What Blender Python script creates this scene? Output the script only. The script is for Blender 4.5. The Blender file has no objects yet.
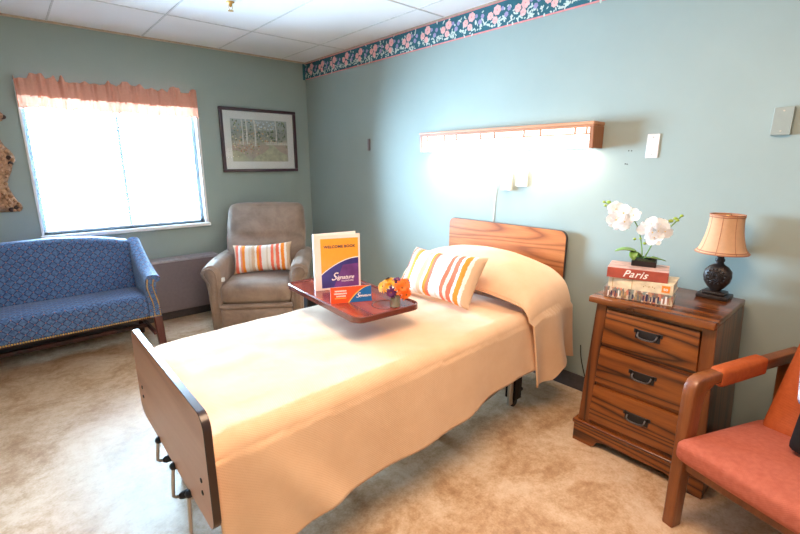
import bpy, bmesh, math, random
from mathutils import Vector, Matrix
random.seed(7)
PI = math.pi
scene = bpy.context.scene
COL = scene.collection

# ------------------------------------------------------------------ helpers
def link(o, parent=None):
    COL.objects.link(o)
    if parent is not None:
        o.parent = parent
    return o

def tag(o, label, cat, group=None):
    o['label'] = label; o['category'] = cat
    if group: o['group'] = group
    return o

def thing(name, label, cat, loc=(0, 0, 0), rz=0.0, group=None):
    o = bpy.data.objects.new(name, None)
    o.empty_display_size = 0.1
    o.location = loc; o.rotation_euler = (0, 0, rz)
    link(o)
    return tag(o, label, cat, group)

def box_uv(bm):
    uv = bm.loops.layers.uv.verify()
    bm.normal_update()
    for f in bm.faces:
        n = f.normal; ax = max(range(3), key=lambda i: abs(n[i]))
        for l in f.loops:
            c = l.vert.co
            l[uv].uv = (c.y, c.z) if ax == 0 else ((c.x, c.z) if ax == 1 else (c.x, c.y))

def obj(name, bm, mats, parent=None, smooth=False, kind=None, uv=True, loc=None, rot=None, angle=None):
    if not isinstance(mats, (list, tuple)): mats = [mats]
    bm.normal_update()
    if uv: box_uv(bm)
    me = bpy.data.meshes.new(name)
    bm.to_mesh(me); bm.free()
    for m in mats: me.materials.append(m)
    if smooth or angle:
        me.polygons.foreach_set('use_smooth', [True] * len(me.polygons))
        if angle:
            me.set_sharp_from_angle(angle=math.radians(angle))
    o = bpy.data.objects.new(name, me)
    if loc: o.location = loc
    if rot: o.rotation_euler = rot
    link(o, parent)
    if kind: o['kind'] = kind
    return o

def nb(): return bmesh.new()

def add_box(bm, x0, x1, y0, y1, z0, z1, bev=0.0, seg=2, mi=0, mat=None):
    t = bmesh.new()
    vs = [t.verts.new((x, y, z)) for x in (x0, x1) for y in (y0, y1) for z in (z0, z1)]
    for f in ((0, 1, 3, 2), (4, 6, 7, 5), (0, 4, 5, 1), (2, 3, 7, 6), (0, 2, 6, 4), (1, 5, 7, 3)):
        t.faces.new([vs[i] for i in f])
    bmesh.ops.recalc_face_normals(t, faces=t.faces)
    if bev > 0:
        bmesh.ops.bevel(t, geom=list(t.edges), offset=bev, segments=seg, profile=0.5, affect='EDGES')
    merge(bm, t, mi, mat)

def merge(bm, t, mi=0, mat=None):
    mp = {}
    for v in t.verts:
        mp[v] = bm.verts.new(mat @ v.co if mat is not None else v.co)
    for f in t.faces:
        try:
            nf = bm.faces.new([mp[v] for v in f.verts]); nf.material_index = mi; nf.smooth = f.smooth
        except ValueError:
            pass
    t.free()

def add_prism(bm, pts, a0, a1, axis='y', bev=0.0, seg=2, mi=0, mat=None):
    """pts 2D outline; extruded along axis from a0 to a1. axis x:(y,z) y:(x,z) z:(x,y)"""
    t = bmesh.new()
    def P(p, a):
        if axis == 'x': return (a, p[0], p[1])
        if axis == 'y': return (p[0], a, p[1])
        return (p[0], p[1], a)
    A = [t.verts.new(P(p, a0)) for p in pts]; B = [t.verts.new(P(p, a1)) for p in pts]
    n = len(pts)
    t.faces.new(A); t.faces.new(B[::-1])
    for i in range(n):
        t.faces.new([A[i], B[i], B[(i + 1) % n], A[(i + 1) % n]])
    bmesh.ops.recalc_face_normals(t, faces=t.faces)
    if bev > 0:
        ed = [e for e in t.edges if (e.verts[0] in A) == (e.verts[1] in A)]
        bmesh.ops.bevel(t, geom=ed, offset=bev, segments=seg, profile=0.5, affect='EDGES')
    merge(bm, t, mi, mat)

def add_lathe(bm, prof, cx=0, cy=0, seg=28, mi=0, sq=None, mat=None):
    """prof list (r,z). sq: squareness exponent"""
    t = bmesh.new(); rings = []
    for r, z in prof:
        ring = []
        for k in range(seg):
            a = 2 * PI * k / seg + (PI / seg)
            c, s = math.cos(a), math.sin(a)
            if sq:
                e = 2.0 / sq
                c = math.copysign(abs(c) ** e, c); s = math.copysign(abs(s) ** e, s)
            ring.append(t.verts.new((cx + r * c, cy + r * s, z)))
        rings.append(ring)
    for a, b in zip(rings, rings[1:]):
        for k in range(seg):
            t.faces.new([a[k], a[(k + 1) % seg], b[(k + 1) % seg], b[k]])
    if prof[0][0] > 1e-4: t.faces.new(rings[0][::-1])
    if prof[-1][0] > 1e-4: t.faces.new(rings[-1])
    bmesh.ops.remove_doubles(t, verts=t.verts, dist=1e-6)
    bmesh.ops.recalc_face_normals(t, faces=t.faces)
    merge(bm, t, mi, mat)

def add_tube(bm, pts, r, seg=10, mi=0, mat=None):
    pts = [Vector(p) for p in pts]
    rs = r if isinstance(r, (list, tuple)) else [r] * len(pts)
    t = bmesh.new(); rings = []; up = None
    for i, p in enumerate(pts):
        d = (pts[min(i + 1, len(pts) - 1)] - pts[max(i - 1, 0)]).normalized()
        if up is None:
            up = Vector((0, 0, 1)) if abs(d.z) < 0.9 else Vector((1, 0, 0))
        s = d.cross(up).normalized(); u = s.cross(d).normalized(); up = u
        rings.append([t.verts.new(p + (s * math.cos(2 * PI * k / seg) + u * math.sin(2 * PI * k / seg)) * rs[i]) for k in range(seg)])
    for a, b in zip(rings, rings[1:]):
        for k in range(seg):
            t.faces.new([a[k], a[(k + 1) % seg], b[(k + 1) % seg], b[k]])
    t.faces.new(rings[0][::-1]); t.faces.new(rings[-1])
    bmesh.ops.recalc_face_normals(t, faces=t.faces)
    merge(bm, t, mi, mat)

def smooth_path(pts, n=8):
    pts = [Vector(p) for p in pts]; out = []
    for i in range(len(pts) - 1):
        p0 = pts[max(i - 1, 0)]; p1 = pts[i]; p2 = pts[i + 1]; p3 = pts[min(i + 2, len(pts) - 1)]
        for k in range(n):
            t = k / n
            out.append(0.5 * ((2 * p1) + (-p0 + p2) * t + (2 * p0 - 5 * p1 + 4 * p2 - p3) * t * t + (-p0 + 3 * p1 - 3 * p2 + p3) * t ** 3))
    out.append(pts[-1]); return out

def add_ball(bm, c, r, seg=10, mi=0, sc=(1, 1, 1)):
    t = bmesh.new()
    bmesh.ops.create_uvsphere(t, u_segments=seg, v_segments=max(5, seg // 2 + 1), radius=r)
    for f in t.faces: f.smooth = True
    merge(bm, t, mi, Matrix.Translation(c) @ Matrix.Diagonal((*sc, 1)))

def add_puff(bm, x0, x1, y0, y1, z0, z1, r=0.04, bulge=(0, 0, 0), n=10, mi=0, mat=None, fn=None):
    """soft upholstered block: rounded box with each face swelling by bulge"""
    t = bmesh.new(); V = {}
    hx, hy, hz = (x1 - x0) / 2, (y1 - y0) / 2, (z1 - z0) / 2
    c = Vector(((x0 + x1) / 2, (y0 + y1) / 2, (z0 + z1) / 2)); h = (hx, hy, hz)
    def vert(i, j, k):
        key = (i, j, k)
        if key in V: return V[key]
        p = []
        for a, m in zip(key, h):
            g = a / n * 2 - 1
            # concentrate rows near the edges so corners stay round
            g = math.sin(g * PI / 2) * 0.6 + g * 0.4
            p.append(g)
        q = [p[a] * h[a] for a in range(3)]
        rr = min(r, *[m * 0.999 for m in h])
        inn = [max(-(h[a] - rr), min(h[a] - rr, q[a])) for a in range(3)]
        d = Vector([q[a] - inn[a] for a in range(3)])
        if d.length > 1e-9: d = d.normalized() * rr
        o = Vector(inn) + d
        for a in range(3):
            b, e = (a + 1) % 3, (a + 2) % 3
            o[a] += math.copysign(1, p[a]) * bulge[a] * (1 - p[b] ** 2) * (1 - p[e] ** 2) * abs(p[a]) ** 2
        o += c
        if fn: o = Vector(fn(o))
        V[key] = t.verts.new(o); return V[key]
    for i in range(n):
        for j in range(n):
            for s in (0, n):
                for F in (lambda a, b: (s, a, b), lambda a, b: (a, s, b), lambda a, b: (a, b, s)):
                    t.faces.new([vert(*F(i, j)), vert(*F(i + 1, j)), vert(*F(i + 1, j + 1)), vert(*F(i, j + 1))])
    bmesh.ops.recalc_face_normals(t, faces=t.faces)
    for f in t.faces: f.smooth = True
    merge(bm, t, mi, mat)

def add_grid(bm, f, nu, nv, mi=0, smooth=True):
    vs = [[bm.verts.new(f(i / nu, j / nv)) for j in range(nv + 1)] for i in range(nu + 1)]
    for i in range(nu):
        for j in range(nv):
            fc = bm.faces.new([vs[i][j], vs[i + 1][j], vs[i + 1][j + 1], vs[i][j + 1]])
            fc.material_index = mi; fc.smooth = smooth
    return vs

def grid_uv(bm, nu, nv, lu, lv):
    uv = bm.loops.layers.uv.verify(); bm.verts.index_update()
    for f in bm.faces:
        for l in f.loops:
            i, j = divmod(l.vert.index, nv + 1); l[uv].uv = (i / nu * lu, j / nv * lv)

def lerp_table(tab, x):
    if x <= tab[0][0]: return tab[0][1]
    for (a, b), (c, d) in zip(tab, tab[1:]):
        if x <= c:
            t = (x - a) / (c - a); t = t * t * (3 - 2 * t); return b + (d - b) * t
    return tab[-1][1]

def text_bm(bm, s, size, origin, xdir, ydir, mi=0, shear=0.0, depth=0.0006, align='CENTER', bold=0.0, space=1.0):
    cu = bpy.data.curves.new('t', 'FONT'); cu.body = s; cu.size = size; cu.shear = shear
    cu.align_x = align; cu.align_y = 'CENTER'; cu.offset = bold; cu.extrude = depth; cu.space_character = space
    cu.resolution_u = 3
    o = bpy.data.objects.new('t', cu); COL.objects.link(o)
    dg = bpy.context.evaluated_depsgraph_get()
    me = bpy.data.meshes.new_from_object(o.evaluated_get(dg))
    X = Vector(xdir).normalized(); Y = Vector(ydir).normalized(); Z = X.cross(Y)
    M = Matrix.Translation(origin) @ Matrix((X, Y, Z)).transposed().to_4x4()
    t = bmesh.new(); t.from_mesh(me); merge(bm, t, mi, M)
    bpy.data.objects.remove(o); bpy.data.meshes.remove(me); bpy.data.curves.remove(cu)

# ------------------------------------------------------------------ materials
def srgb(r, g, b):
    f = lambda c: (c / 255 / 12.92) if c / 255 <= 0.04045 else ((c / 255 + 0.055) / 1.055) ** 2.4
    return (f(r), f(g), f(b), 1)

class NT:
    def __init__(s, name):
        s.m = bpy.data.materials.new(name); s.m.use_nodes = True
        s.n = s.m.node_tree.nodes; s.l = s.m.node_tree.links
        s.b = s.n['Principled BSDF']
    def new(s, t, **k):
        n = s.n.new(t)
        for a, v in k.items():
            if a in n.inputs: n.inputs[a].default_value = v
            else: setattr(n, a, v)
        return n
    def link(s, a, b): s.l.new(a, b)
    def coord(s, kind='Object', scale=(1, 1, 1), rot=(0, 0, 0)):
        tc = s.new('ShaderNodeTexCoord'); mp = s.new('ShaderNodeMapping')
        mp.inputs['Scale'].default_value = scale; mp.inputs['Rotation'].default_value = rot
        s.link(tc.outputs[kind], mp.inputs['Vector']); return mp.outputs['Vector']
    def noise(s, vec, scale, detail=4, rough=0.5, dist=0.0):
        n = s.new('ShaderNodeTexNoise'); n.inputs['Scale'].default_value = scale
        n.inputs['Detail'].default_value = detail; n.inputs['Roughness'].default_value = rough
        n.inputs['Distortion'].default_value = dist
        s.link(vec, n.inputs['Vector']); return n.outputs['Fac']
    def ramp(s, fac, stops, interp='LINEAR'):
        r = s.new('ShaderNodeValToRGB'); r.color_ramp.interpolation = interp
        el = r.color_ramp.elements
        while len(el) < len(stops): el.new(0.5)
        for e, (p, c) in zip(el, stops): e.position = p; e.color = c
        s.link(fac, r.inputs['Fac']); return r.outputs['Color']
    def math(s, op, a, b=0.0):
        n = s.new('ShaderNodeMath'); n.operation = op
        for i, v in enumerate((a, b)):
            if isinstance(v, (int, float)): n.inputs[i].default_value = v
            else: s.link(v, n.inputs[i])
        return n.outputs[0]
    def mix(s, fac, a, b):
        n = s.new('ShaderNodeMix'); n.data_type = 'RGBA'
        for sock, v in ((n.inputs[0], fac), (n.inputs[6], a), (n.inputs[7], b)):
            if isinstance(v, (int, float, tuple)): sock.default_value = v
            else: s.link(v, sock)
        return n.outputs[2]
    def bump(s, h, strength=0.2, dist=0.01):
        n = s.new('ShaderNodeBump'); n.inputs['Strength'].default_value = strength; n.inputs['Distance'].default_value = dist
        s.link(h, n.inputs['Height']); s.link(n.outputs['Normal'], s.b.inputs['Normal'])
    def col(s, c):
        if isinstance(c, tuple): s.b.inputs['Base Color'].default_value = c
        else: s.link(c, s.b.inputs['Base Color'])
    def set(s, **k):
        for a, v in k.items(): s.b.inputs[a.replace('_', ' ')].default_value = v

def plain(name, c, rough=0.5, metal=0.0, spec=0.5, nscale=40, namt=0.12, bump=0.0, coat=0.0):
    t = NT(name); v = t.coord('Object')
    f = t.noise(v, nscale, 3)
    d = tuple(x * (1 - namt) for x in c[:3]) + (1,); e = tuple(min(1, x * (1 + namt)) for x in c[:3]) + (1,)
    t.col(t.ramp(f, [(0.3, d), (0.7, e)])); t.set(Roughness=rough, Metallic=metal, Specular_IOR_Level=spec, Coat_Weight=coat)
    if bump: t.bump(f, bump, 0.004)
    return t.m

def wood(name, dark, mid, light, axis='x', scale=6, rough=0.35, ring=14, coat=0.0, contrast=1.0):
    t = NT(name)
    sc = {'x': (0.35, 5, 5), 'y': (5, 0.35, 5), 'z': (5, 5, 0.35)}[axis]
    v = t.coord('Object', sc)
    warp = t.noise(v, 0.9, 2, 0.5, 0.3)
    big = t.math('MULTIPLY', warp, ring)
    s = t.math('SINE', big); s = t.math('MULTIPLY', t.math('ADD', s, 1.0), 0.5); s = t.math('POWER', s, 0.3)
    fine = t.noise(v, 16, 5, 0.7)
    a = t.math('MULTIPLY', s, 0.55)
    f = t.math('ADD', a, t.math('MULTIPLY', fine, 0.45))
    lo = 0.62 - 0.30 / contrast; hi = 0.62 + 0.22 / contrast
    t.col(t.ramp(f, [(max(0, lo), dark), (0.60, mid), (min(1, hi), light)]))
    t.set(Roughness=rough, Coat_Weight=coat, Coat_Roughness=0.15)
    t.bump(fine, 0.08, 0.002)
    return t.m

def emit(name, c, s):
    m = bpy.data.materials.new(name); m.use_nodes = True
    n = m.node_tree.nodes; n.clear()
    e = n.new('ShaderNodeEmission'); e.inputs[0].default_value = c; e.inputs[1].default_value = s
    o = n.new('ShaderNodeOutputMaterial'); m.node_tree.links.new(e.outputs[0], o.inputs[0]); return m

M = {}
def mk_wall():
    t = NT('sage wall paint'); v = t.coord('Object')
    f = t.noise(v, 2.5, 4, 0.6); g = t.noise(v, 160, 2, 0.5)
    t.col(t.ramp(f, [(0.3, srgb(152, 164, 157)), (0.7, srgb(157, 169, 162))]))
    t.set(Roughness=0.62, Specular_IOR_Level=0.3); t.bump(g, 0.06, 0.002); return t.m
M['wall'] = mk_wall()
def mk_floor():
    t = NT('mottled sheet vinyl'); v = t.coord('Object')
    a = t.noise(v, 3.2, 6, 0.68, 0.6); b = t.noise(v, 26, 5, 0.7); c = t.noise(v, 110, 3, 0.6)
    f = t.math('ADD', t.math('MULTIPLY', a, 0.55), t.math('ADD', t.math('MULTIPLY', b, 0.3), t.math('MULTIPLY', c, 0.15)))
    t.col(t.ramp(f, [(0.38, srgb(164, 126, 90)), (0.46, srgb(190, 156, 120)), (0.53, srgb(208, 180, 148)), (0.60, srgb(220, 198, 172))]))
    t.set(Roughness=0.3, Specular_IOR_Level=0.5); 
    r = t.ramp(b, [(0.3, (0.42, 0.42, 0.42, 1)), (0.7, (0.56, 0.56, 0.56, 1))]); t.link(r, t.b.inputs['Roughness'])
    t.bump(a, 0.05, 0.004); return t.m
M['floor'] = mk_floor()
def mk_ceiling():
    t = NT('mineral ceiling tile'); v = t.coord('Object')
    a = t.noise(v, 1.3, 3); b = t.noise(v, 220, 2, 0.7)
    t.col(t.ramp(a, [(0.3, srgb(240, 238, 238)), (0.7, srgb(248, 246, 246))])); t.set(Roughness=0.85)
    t.bump(b, 0.12, 0.002); return t.m
M['ceil'] = mk_ceiling()
M['tbar'] = plain('ceiling grid enamel', srgb(216, 214, 212), 0.5)
M['tan_trim'] = plain('tan wall angle', srgb(196, 172, 150), 0.55)
M['base'] = plain('dark grey vinyl baseboard', srgb(74, 68, 68), 0.5)
M['white'] = plain('white enamel', srgb(238, 238, 238), 0.35, namt=0.02)
M['plate'] = plain('white plastic plate', srgb(232, 222, 216), 0.4, namt=0.03)
M['painted'] = plain('plate painted over in wall colour', srgb(146, 152, 142), 0.5, namt=0.03)
M['dkmetal'] = plain('dark hardware metal', srgb(38, 34, 34), 0.45, 0.6)
M['chrome'] = plain('worn steel rod', srgb(190, 184, 174), 0.35, 0.6, namt=0.05)
M['blackp'] = plain('black plastic', srgb(26, 25, 27), 0.45)
M['convector'] = plain('taupe heater enamel', srgb(124, 110, 112), 0.45, namt=0.05)
M['convtop'] = plain('heater top edge aluminium', srgb(176, 168, 172), 0.35, 0.4)

oak = (srgb(96, 46, 16), srgb(158, 88, 40), srgb(196, 126, 66))
M['dresser'] = wood('dark oak drawer front', srgb(46, 20, 6), srgb(112, 58, 17), srgb(146, 82, 30), 'y', ring=95, rough=0.33, coat=0.25)
M['dresser_v'] = wood('dark oak upright', srgb(44, 20, 7), srgb(98, 50, 17), srgb(124, 68, 27), 'z', ring=50, rough=0.35, coat=0.2)
M['dresser_top'] = wood('dark oak top', srgb(56, 26, 8), srgb(108, 56, 20), srgb(136, 76, 32), 'y', ring=60, rough=0.26, coat=0.4)
M['headboard'] = wood('warm oak laminate', srgb(136, 74, 36), srgb(172, 100, 52), srgb(194, 122, 68), 'y', ring=80, rough=0.36)
M['footboard'] = wood('worn oak laminate', srgb(192, 134, 106), srgb(210, 156, 128), srgb(218, 168, 142), 'y', ring=30, rough=0.34)
M['edge'] = plain('dark brown board edging', srgb(52, 34, 28), 0.3)
M['chairwood'] = wood('worn walnut chair wood', srgb(58, 28, 12), srgb(108, 56, 24), srgb(140, 80, 38), 'z', ring=16, rough=0.36, coat=0.25)
M['tablewood'] = wood('red cherry laminate', srgb(118, 44, 34), srgb(150, 64, 48), srgb(170, 84, 64), 'y', ring=10, rough=0.2, coat=0.3)
M['tableedge'] = plain('table edge moulding', srgb(104, 54, 44), 0.22, coat=0.4)
M['mahog'] = wood('mahogany sofa leg', srgb(46, 20, 18), srgb(82, 40, 34), srgb(102, 54, 44), 'z', ring=8, rough=0.35)
M['lightwood'] = wood('honey oak light housing', srgb(160, 98, 62), srgb(196, 134, 92), srgb(214, 156, 116), 'y', ring=9, rough=0.5)
M['darkframe'] = plain('maroon picture frame', srgb(58, 30, 38), 0.3, coat=0.3)
M['mat'] = plain('white picture mat', srgb(240, 240, 236), 0.8, namt=0.01)

def mk_spread():
    t = NT('tan waffle bedspread')
    v = t.coord('UV', (1, 1, 1)); sep = t.new('ShaderNodeSeparateXYZ'); t.link(v, sep.inputs[0])
    sx = t.math('SINE', t.math('MULTIPLY', sep.outputs[0], 700)); sy = t.math('SINE', t.math('MULTIPLY', sep.outputs[1], 700))
    w = t.math('MULTIPLY', sx, sy)
    o = t.coord('Object'); n = t.noise(o, 9, 4, 0.6)
    t.col(t.ramp(n, [(0.3, srgb(219, 179, 141)), (0.7, srgb(226, 188, 151))]))
    t.set(Roughness=0.9, Sheen_Weight=0.25, Sheen_Roughness=0.5, Specular_IOR_Level=0.2)
    h = t.math('ADD', t.math('MULTIPLY', w, 0.14), t.math('MULTIPLY', n, 1.3)); t.bump(h, 0.3, 0.006); return t.m
M['spread'] = mk_spread()

def mk_sofa():
    t = NT('blue diamond upholstery')
    v = t.coord('UV'); sep = t.new('ShaderNodeSeparateXYZ'); t.link(v, sep.inputs[0])
    k = PI / 0.054
    a = t.math('MULTIPLY', t.math('ADD', sep.outputs[0], sep.outputs[1]), k)
    b = t.math('MULTIPLY', t.math('SUBTRACT', sep.outputs[0], sep.outputs[1]), k)
    ca = t.math('ABSOLUTE', t.math('SINE', a)); cb = t.math('ABSOLUTE', t.math('SINE', b))
    mn = t.math('MINIMUM', ca, cb); mx = t.math('MAXIMUM', ca, cb)
    line = t.ramp(mn, [(0.08, (1, 1, 1, 1)), (0.26, (0, 0, 0, 1))])
    dot = t.ramp(mx, [(0.20, (1, 1, 1, 1)), (0.32, (0, 0, 0, 1))])
    n = t.noise(t.coord('Object'), 70, 3)
    basec = t.ramp(n, [(0.35, srgb(62, 88, 128)), (0.65, srgb(88, 118, 158))])
    c = t.mix(line, basec, srgb(44, 44, 84)); c = t.mix(dot, c, srgb(158, 112, 112))
    t.col(c); t.set(Roughness=0.75, Sheen_Weight=0.2, Specular_IOR_Level=0.25); t.bump(mn, 0.25, 0.002); return t.m
M['sofa'] = mk_sofa()
M['brass'] = plain('brass nail heads', srgb(212, 170, 96), 0.3, 0.8)

def mk_suede(name, a, b):
    t = NT(name); o = t.coord('Object')
    n = t.noise(o, 5, 5, 0.62, 0.4); g = t.noise(o, 130, 2)
    t.col(t.ramp(n, [(0.33, a), (0.66, b)])); t.set(Roughness=0.6, Sheen_Weight=0.25, Specular_IOR_Level=0.3)
    t.bump(t.math('ADD', n, t.math('MULTIPLY', g, 0.2)), 0.3, 0.01); return t.m
M['suede'] = mk_suede('taupe recliner microfibre', srgb(122, 101, 86), srgb(156, 133, 116))
M['coral'] = None
def mk_coral(name, a, b):
    t = NT(name); v = t.coord('UV'); sep = t.new('ShaderNodeSeparateXYZ'); t.link(v, sep.inputs[0])
    sx = t.math('SINE', t.math('MULTIPLY', sep.outputs[0], 900)); sy = t.math('SINE', t.math('MULTIPLY', sep.outputs[1], 900))
    w = t.math('MULTIPLY', sx, sy); n = t.noise(t.coord('Object'), 60, 3)
    t.col(t.ramp(n, [(0.3, a), (0.7, b)])); t.set(Roughness=0.7, Specular_IOR_Level=0.3)
    t.bump(w, 0.25, 0.002); return t.m
M['coral'] = mk_coral('coral woven seat fabric', srgb(176, 92, 72), srgb(190, 106, 84))
M['rust'] = mk_coral('rust orange vinyl', srgb(172, 80, 36), srgb(184, 90, 42))

def mk_stripe(name, axis=0):
    """ikat stripes running across the cushion"""
    t = NT(name); v = t.coord('Object'); n = t.noise(v, 55, 3, 0.7); sep = t.new('ShaderNodeSeparateXYZ'); t.link(v, sep.inputs[0])
    x = t.math('ADD', sep.outputs[axis], t.math('MULTIPLY', t.math('SUBTRACT', n, 0.5), 0.014))
    f = t.math('DIVIDE', t.math('ADD', x, 0.27), 0.54)
    W = srgb(240, 230, 222); B = srgb(214, 180, 148); C = srgb(236, 112, 84); O = srgb(244, 142, 52); P = srgb(240, 150, 120); G = srgb(222, 206, 190)
    st = [(0.0, B), (0.045, C), (0.10, W), (0.14, P), (0.17, O), (0.215, W), (0.28, G), (0.33, B), (0.385, W), (0.42, O), (0.455, C), (0.50, W), (0.58, G), (0.61, W), (0.66, C), (0.705, G), (0.745, C), (0.80, W), (0.83, O), (0.885, W), (0.92, B)]
    t.col(t.ramp(f, st, 'CONSTANT')); t.set(Roughness=0.85, Specular_IOR_Level=0.2); t.bump(t.noise(v, 300, 2), 0.15, 0.002); return t.m
M['stripe'] = mk_stripe('ikat striped cushion fabric')

def translucent(name, c, tr=0.5, stripes=None):
    m = bpy.data.materials.new(name); m.use_nodes = True
    n = m.node_tree.nodes; l = m.node_tree.links; n.clear()
    d = n.new('ShaderNodeBsdfDiffuse'); t = n.new('ShaderNodeBsdfTranslucent'); x = n.new('ShaderNodeMixShader'); o = n.new('ShaderNodeOutputMaterial')
    d.inputs[0].default_value = c; t.inputs[0].default_value = c; x.inputs[0].default_value = tr
    tc = n.new('ShaderNodeTexCoord'); no = n.new('ShaderNodeTexNoise'); no.inputs['Scale'].default_value = 60
    r = n.new('ShaderNodeValToRGB'); r.color_ramp.elements[0].color = tuple(v * 0.86 for v in c[:3]) + (1,); r.color_ramp.elements[1].color = c
    l.new(tc.outputs['Object'], no.inputs['Vector']); l.new(no.outputs['Fac'], r.inputs[0]); l.new(r.outputs[0], d.inputs[0]); l.new(r.outputs[0], t.inputs[0])
    l.new(d.outputs[0], x.inputs[1]); l.new(t.outputs[0], x.inputs[2]); l.new(x.outputs[0], o.inputs[0]); return m
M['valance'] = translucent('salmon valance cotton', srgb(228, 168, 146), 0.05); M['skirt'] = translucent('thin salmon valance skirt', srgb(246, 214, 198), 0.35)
M['blind'] = translucent('white blind slat', srgb(240, 242, 244), 0.35)
M['shade'] = translucent('peach lampshade fabric', srgb(234, 190, 150), 0.3)
M['shadetrim'] = plain('lampshade braid', srgb(178, 118, 88), 0.7)
def mk_glass(name, c=(1, 1, 1, 1), milk=0.0):
    m = bpy.data.materials.new(name); m.use_nodes = True
    n = m.node_tree.nodes; l = m.node_tree.links; n.clear()
    g = n.new('ShaderNodeBsdfGlossy'); g.inputs['Roughness'].default_value = 0.02
    t = n.new('ShaderNodeBsdfTransparent'); t.inputs[0].default_value = c; f = n.new('ShaderNodeFresnel'); f.inputs[0].default_value = 1.35
    x = n.new('ShaderNodeMixShader'); o = n.new('ShaderNodeOutputMaterial')
    l.new(f.outputs[0], x.inputs[0]); l.new(t.outputs[0], x.inputs[1]); l.new(g.outputs[0], x.inputs[2]); 
    if milk:
        d = n.new('ShaderNodeBsdfDiffuse'); d.inputs[0].default_value = srgb(236, 236, 206); y = n.new('ShaderNodeMixShader'); y.inputs[0].default_value = milk
        l.new(x.outputs[0], y.inputs[1]); l.new(d.outputs[0], y.inputs[2]); x = y
    l.new(x.outputs[0], o.inputs[0]); return m
M['glass'] = mk_glass('window glass'); M['vase'] = mk_glass('vase glass', (0.97, 0.98, 0.97, 1), .38)
M['lit'] = emit('lit fluorescent diffuser', (1.0, 0.97, 0.92, 1), 3.0)

# ------------------------------------------------------------------ room shell
WX, WY, CZ = 2.484, 4.278, 2.36          # right wall, window wall, ceiling
X0, Y0 = -2.6, -1.9                      # left wall and the wall behind the camera
b = nb(); add_box(b, X0 - .1, WX + .1, Y0 - .1, WY + .1, -0.1, 0); obj('floor', b, M['floor'], kind='structure')
b = nb(); add_box(b, WX, WX + .12, Y0, WY + .085, 0, CZ + .1); obj('wall_right', b, M['wall'], kind='structure')
b = nb(); add_box(b, X0 - .12, X0, Y0, WY + .12, 0, CZ + .1); obj('wall_left', b, M['wall'], kind='structure')
b = nb(); add_box(b, X0 - .12, WX + .12, Y0 - .12, Y0, 0, CZ + .1); obj('wall_front', b, M['wall'], kind='structure')
wx0, wx1, wz0, wz1 = 0.165, 1.36, 0.835, 1.93
b = nb()
for q in ((X0, wx0, 0, CZ + .1), (wx1, WX, 0, CZ + .1), (wx0, wx1, 0, wz0), (wx0, wx1, wz1, CZ + .1)):
    add_box(b, q[0], q[1], WY, WY + .085, q[2], q[3])
obj('wall_back', b, M['wall'], kind='structure')

# ceiling: tiles in a 2x4 ft grid, one mesh
gx = [X0] + [0.40 + 0.605 * k for k in range(-4, 4)] + [WX]
gy = [Y0] + [3.55 - 1.215 * k for k in range(4, -1, -1)] + [WY]
b = nb()
for i in range(len(gx) - 1):
    for j in range(len(gy) - 1):
        add_box(b, gx[i] + .004, gx[i + 1] - .004, gy[j] + .004, gy[j + 1] - .004, CZ, CZ + .02, 0.003, 1)
add_box(b, X0, WX, Y0, WY, CZ + .02, CZ + .06)
obj('ceiling', b, M['ceil'], kind='structure')
b = nb()
for x in gx[1:-1]: add_box(b, x - .006, x + .006, Y0, WY, CZ - .003, CZ + .004, .001, 1)
for y in gy[1:-1]: add_box(b, X0, WX, y - .006, y + .006, CZ - .0034, CZ + .004, .001, 1)
obj('trim_1', b, M['tbar'], kind='structure')
b = nb()
add_box(b, X0, WX, WY - .018, WY, CZ - .012, CZ); add_box(b, WX - .012, WX, Y0, WY - .018, CZ - .006, CZ)
obj('trim_2', b, M['tan_trim'], kind='structure')
b = nb(); add_box(b, WX - .008, WX, Y0, WY, 0, .10, .002, 1); obj('baseboard_right', b, M['base'], kind='structure')
b = nb(); add_box(b, X0, WX - .008, WY - .008, WY, 0, .10, .002, 1); obj('baseboard_back', b, M['base'], kind='structure')

# wallpaper border with roses
C_teal, C_pink, C_lil, C_cream, C_line = (plain('border teal ground', srgb(34, 96, 108), 0.6), plain('border pink rose', srgb(246, 184, 176), 0.6),
    plain('border lilac flower', srgb(164, 152, 190), 0.6), plain('border cream leaves', srgb(206, 216, 204), 0.6), plain('border pink edge line', srgb(232, 142, 138), 0.6))
C_dkp = plain('border rose heart', srgb(226, 130, 128), 0.6)
b = nb(); bz0, bz1 = 2.196, 2.352
add_box(b, WX - .0015, WX, -1.9, WY - .002, bz0, bz1, mi=0)
add_box(b, WX - .0022, WX, -1.9, WY - .002, bz0, bz0 + .009, mi=4); add_box(b, WX - .0022, WX, -1.9, WY - .002, bz1 - .006, bz1, mi=4)
add_box(b, WX - .032, WX - .002, WY - .0015, WY, bz0, bz1, mi=0)
PX = [0.0]
def petal(b, y, z, r, ang, l, w, mi, x):
    PX[0] += 1.1e-6; x -= PX[0]
    n = 8; vs = []
    for k in range(n):
        t = 2 * PI * k / n
        p = (l / 2 + math.cos(t) * l / 2, math.sin(t) * w / 2)
        vs.append(b.verts.new((x, y + p[0] * math.cos(ang) - p[1] * math.sin(ang), z + p[0] * math.sin(ang) + p[1] * math.cos(ang))))
    f = b.faces.new(vs); f.material_index = mi; f.normal_update()
    if f.normal.x > 0: f.normal_flip()
rb = random.Random(3)
def flower(b, y, z, r, mi, n=7, x=WX - .0026):
    a0 = rb.random() * 6
    for k in range(n): petal(b, y, z, 0, a0 + 2 * PI * k / n, r, r * .85, mi, x)
    petal(b, y - r * .14, z, 0, 0, r * .28, r * .28, 5, x - .0003)
y = -1.8
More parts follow.
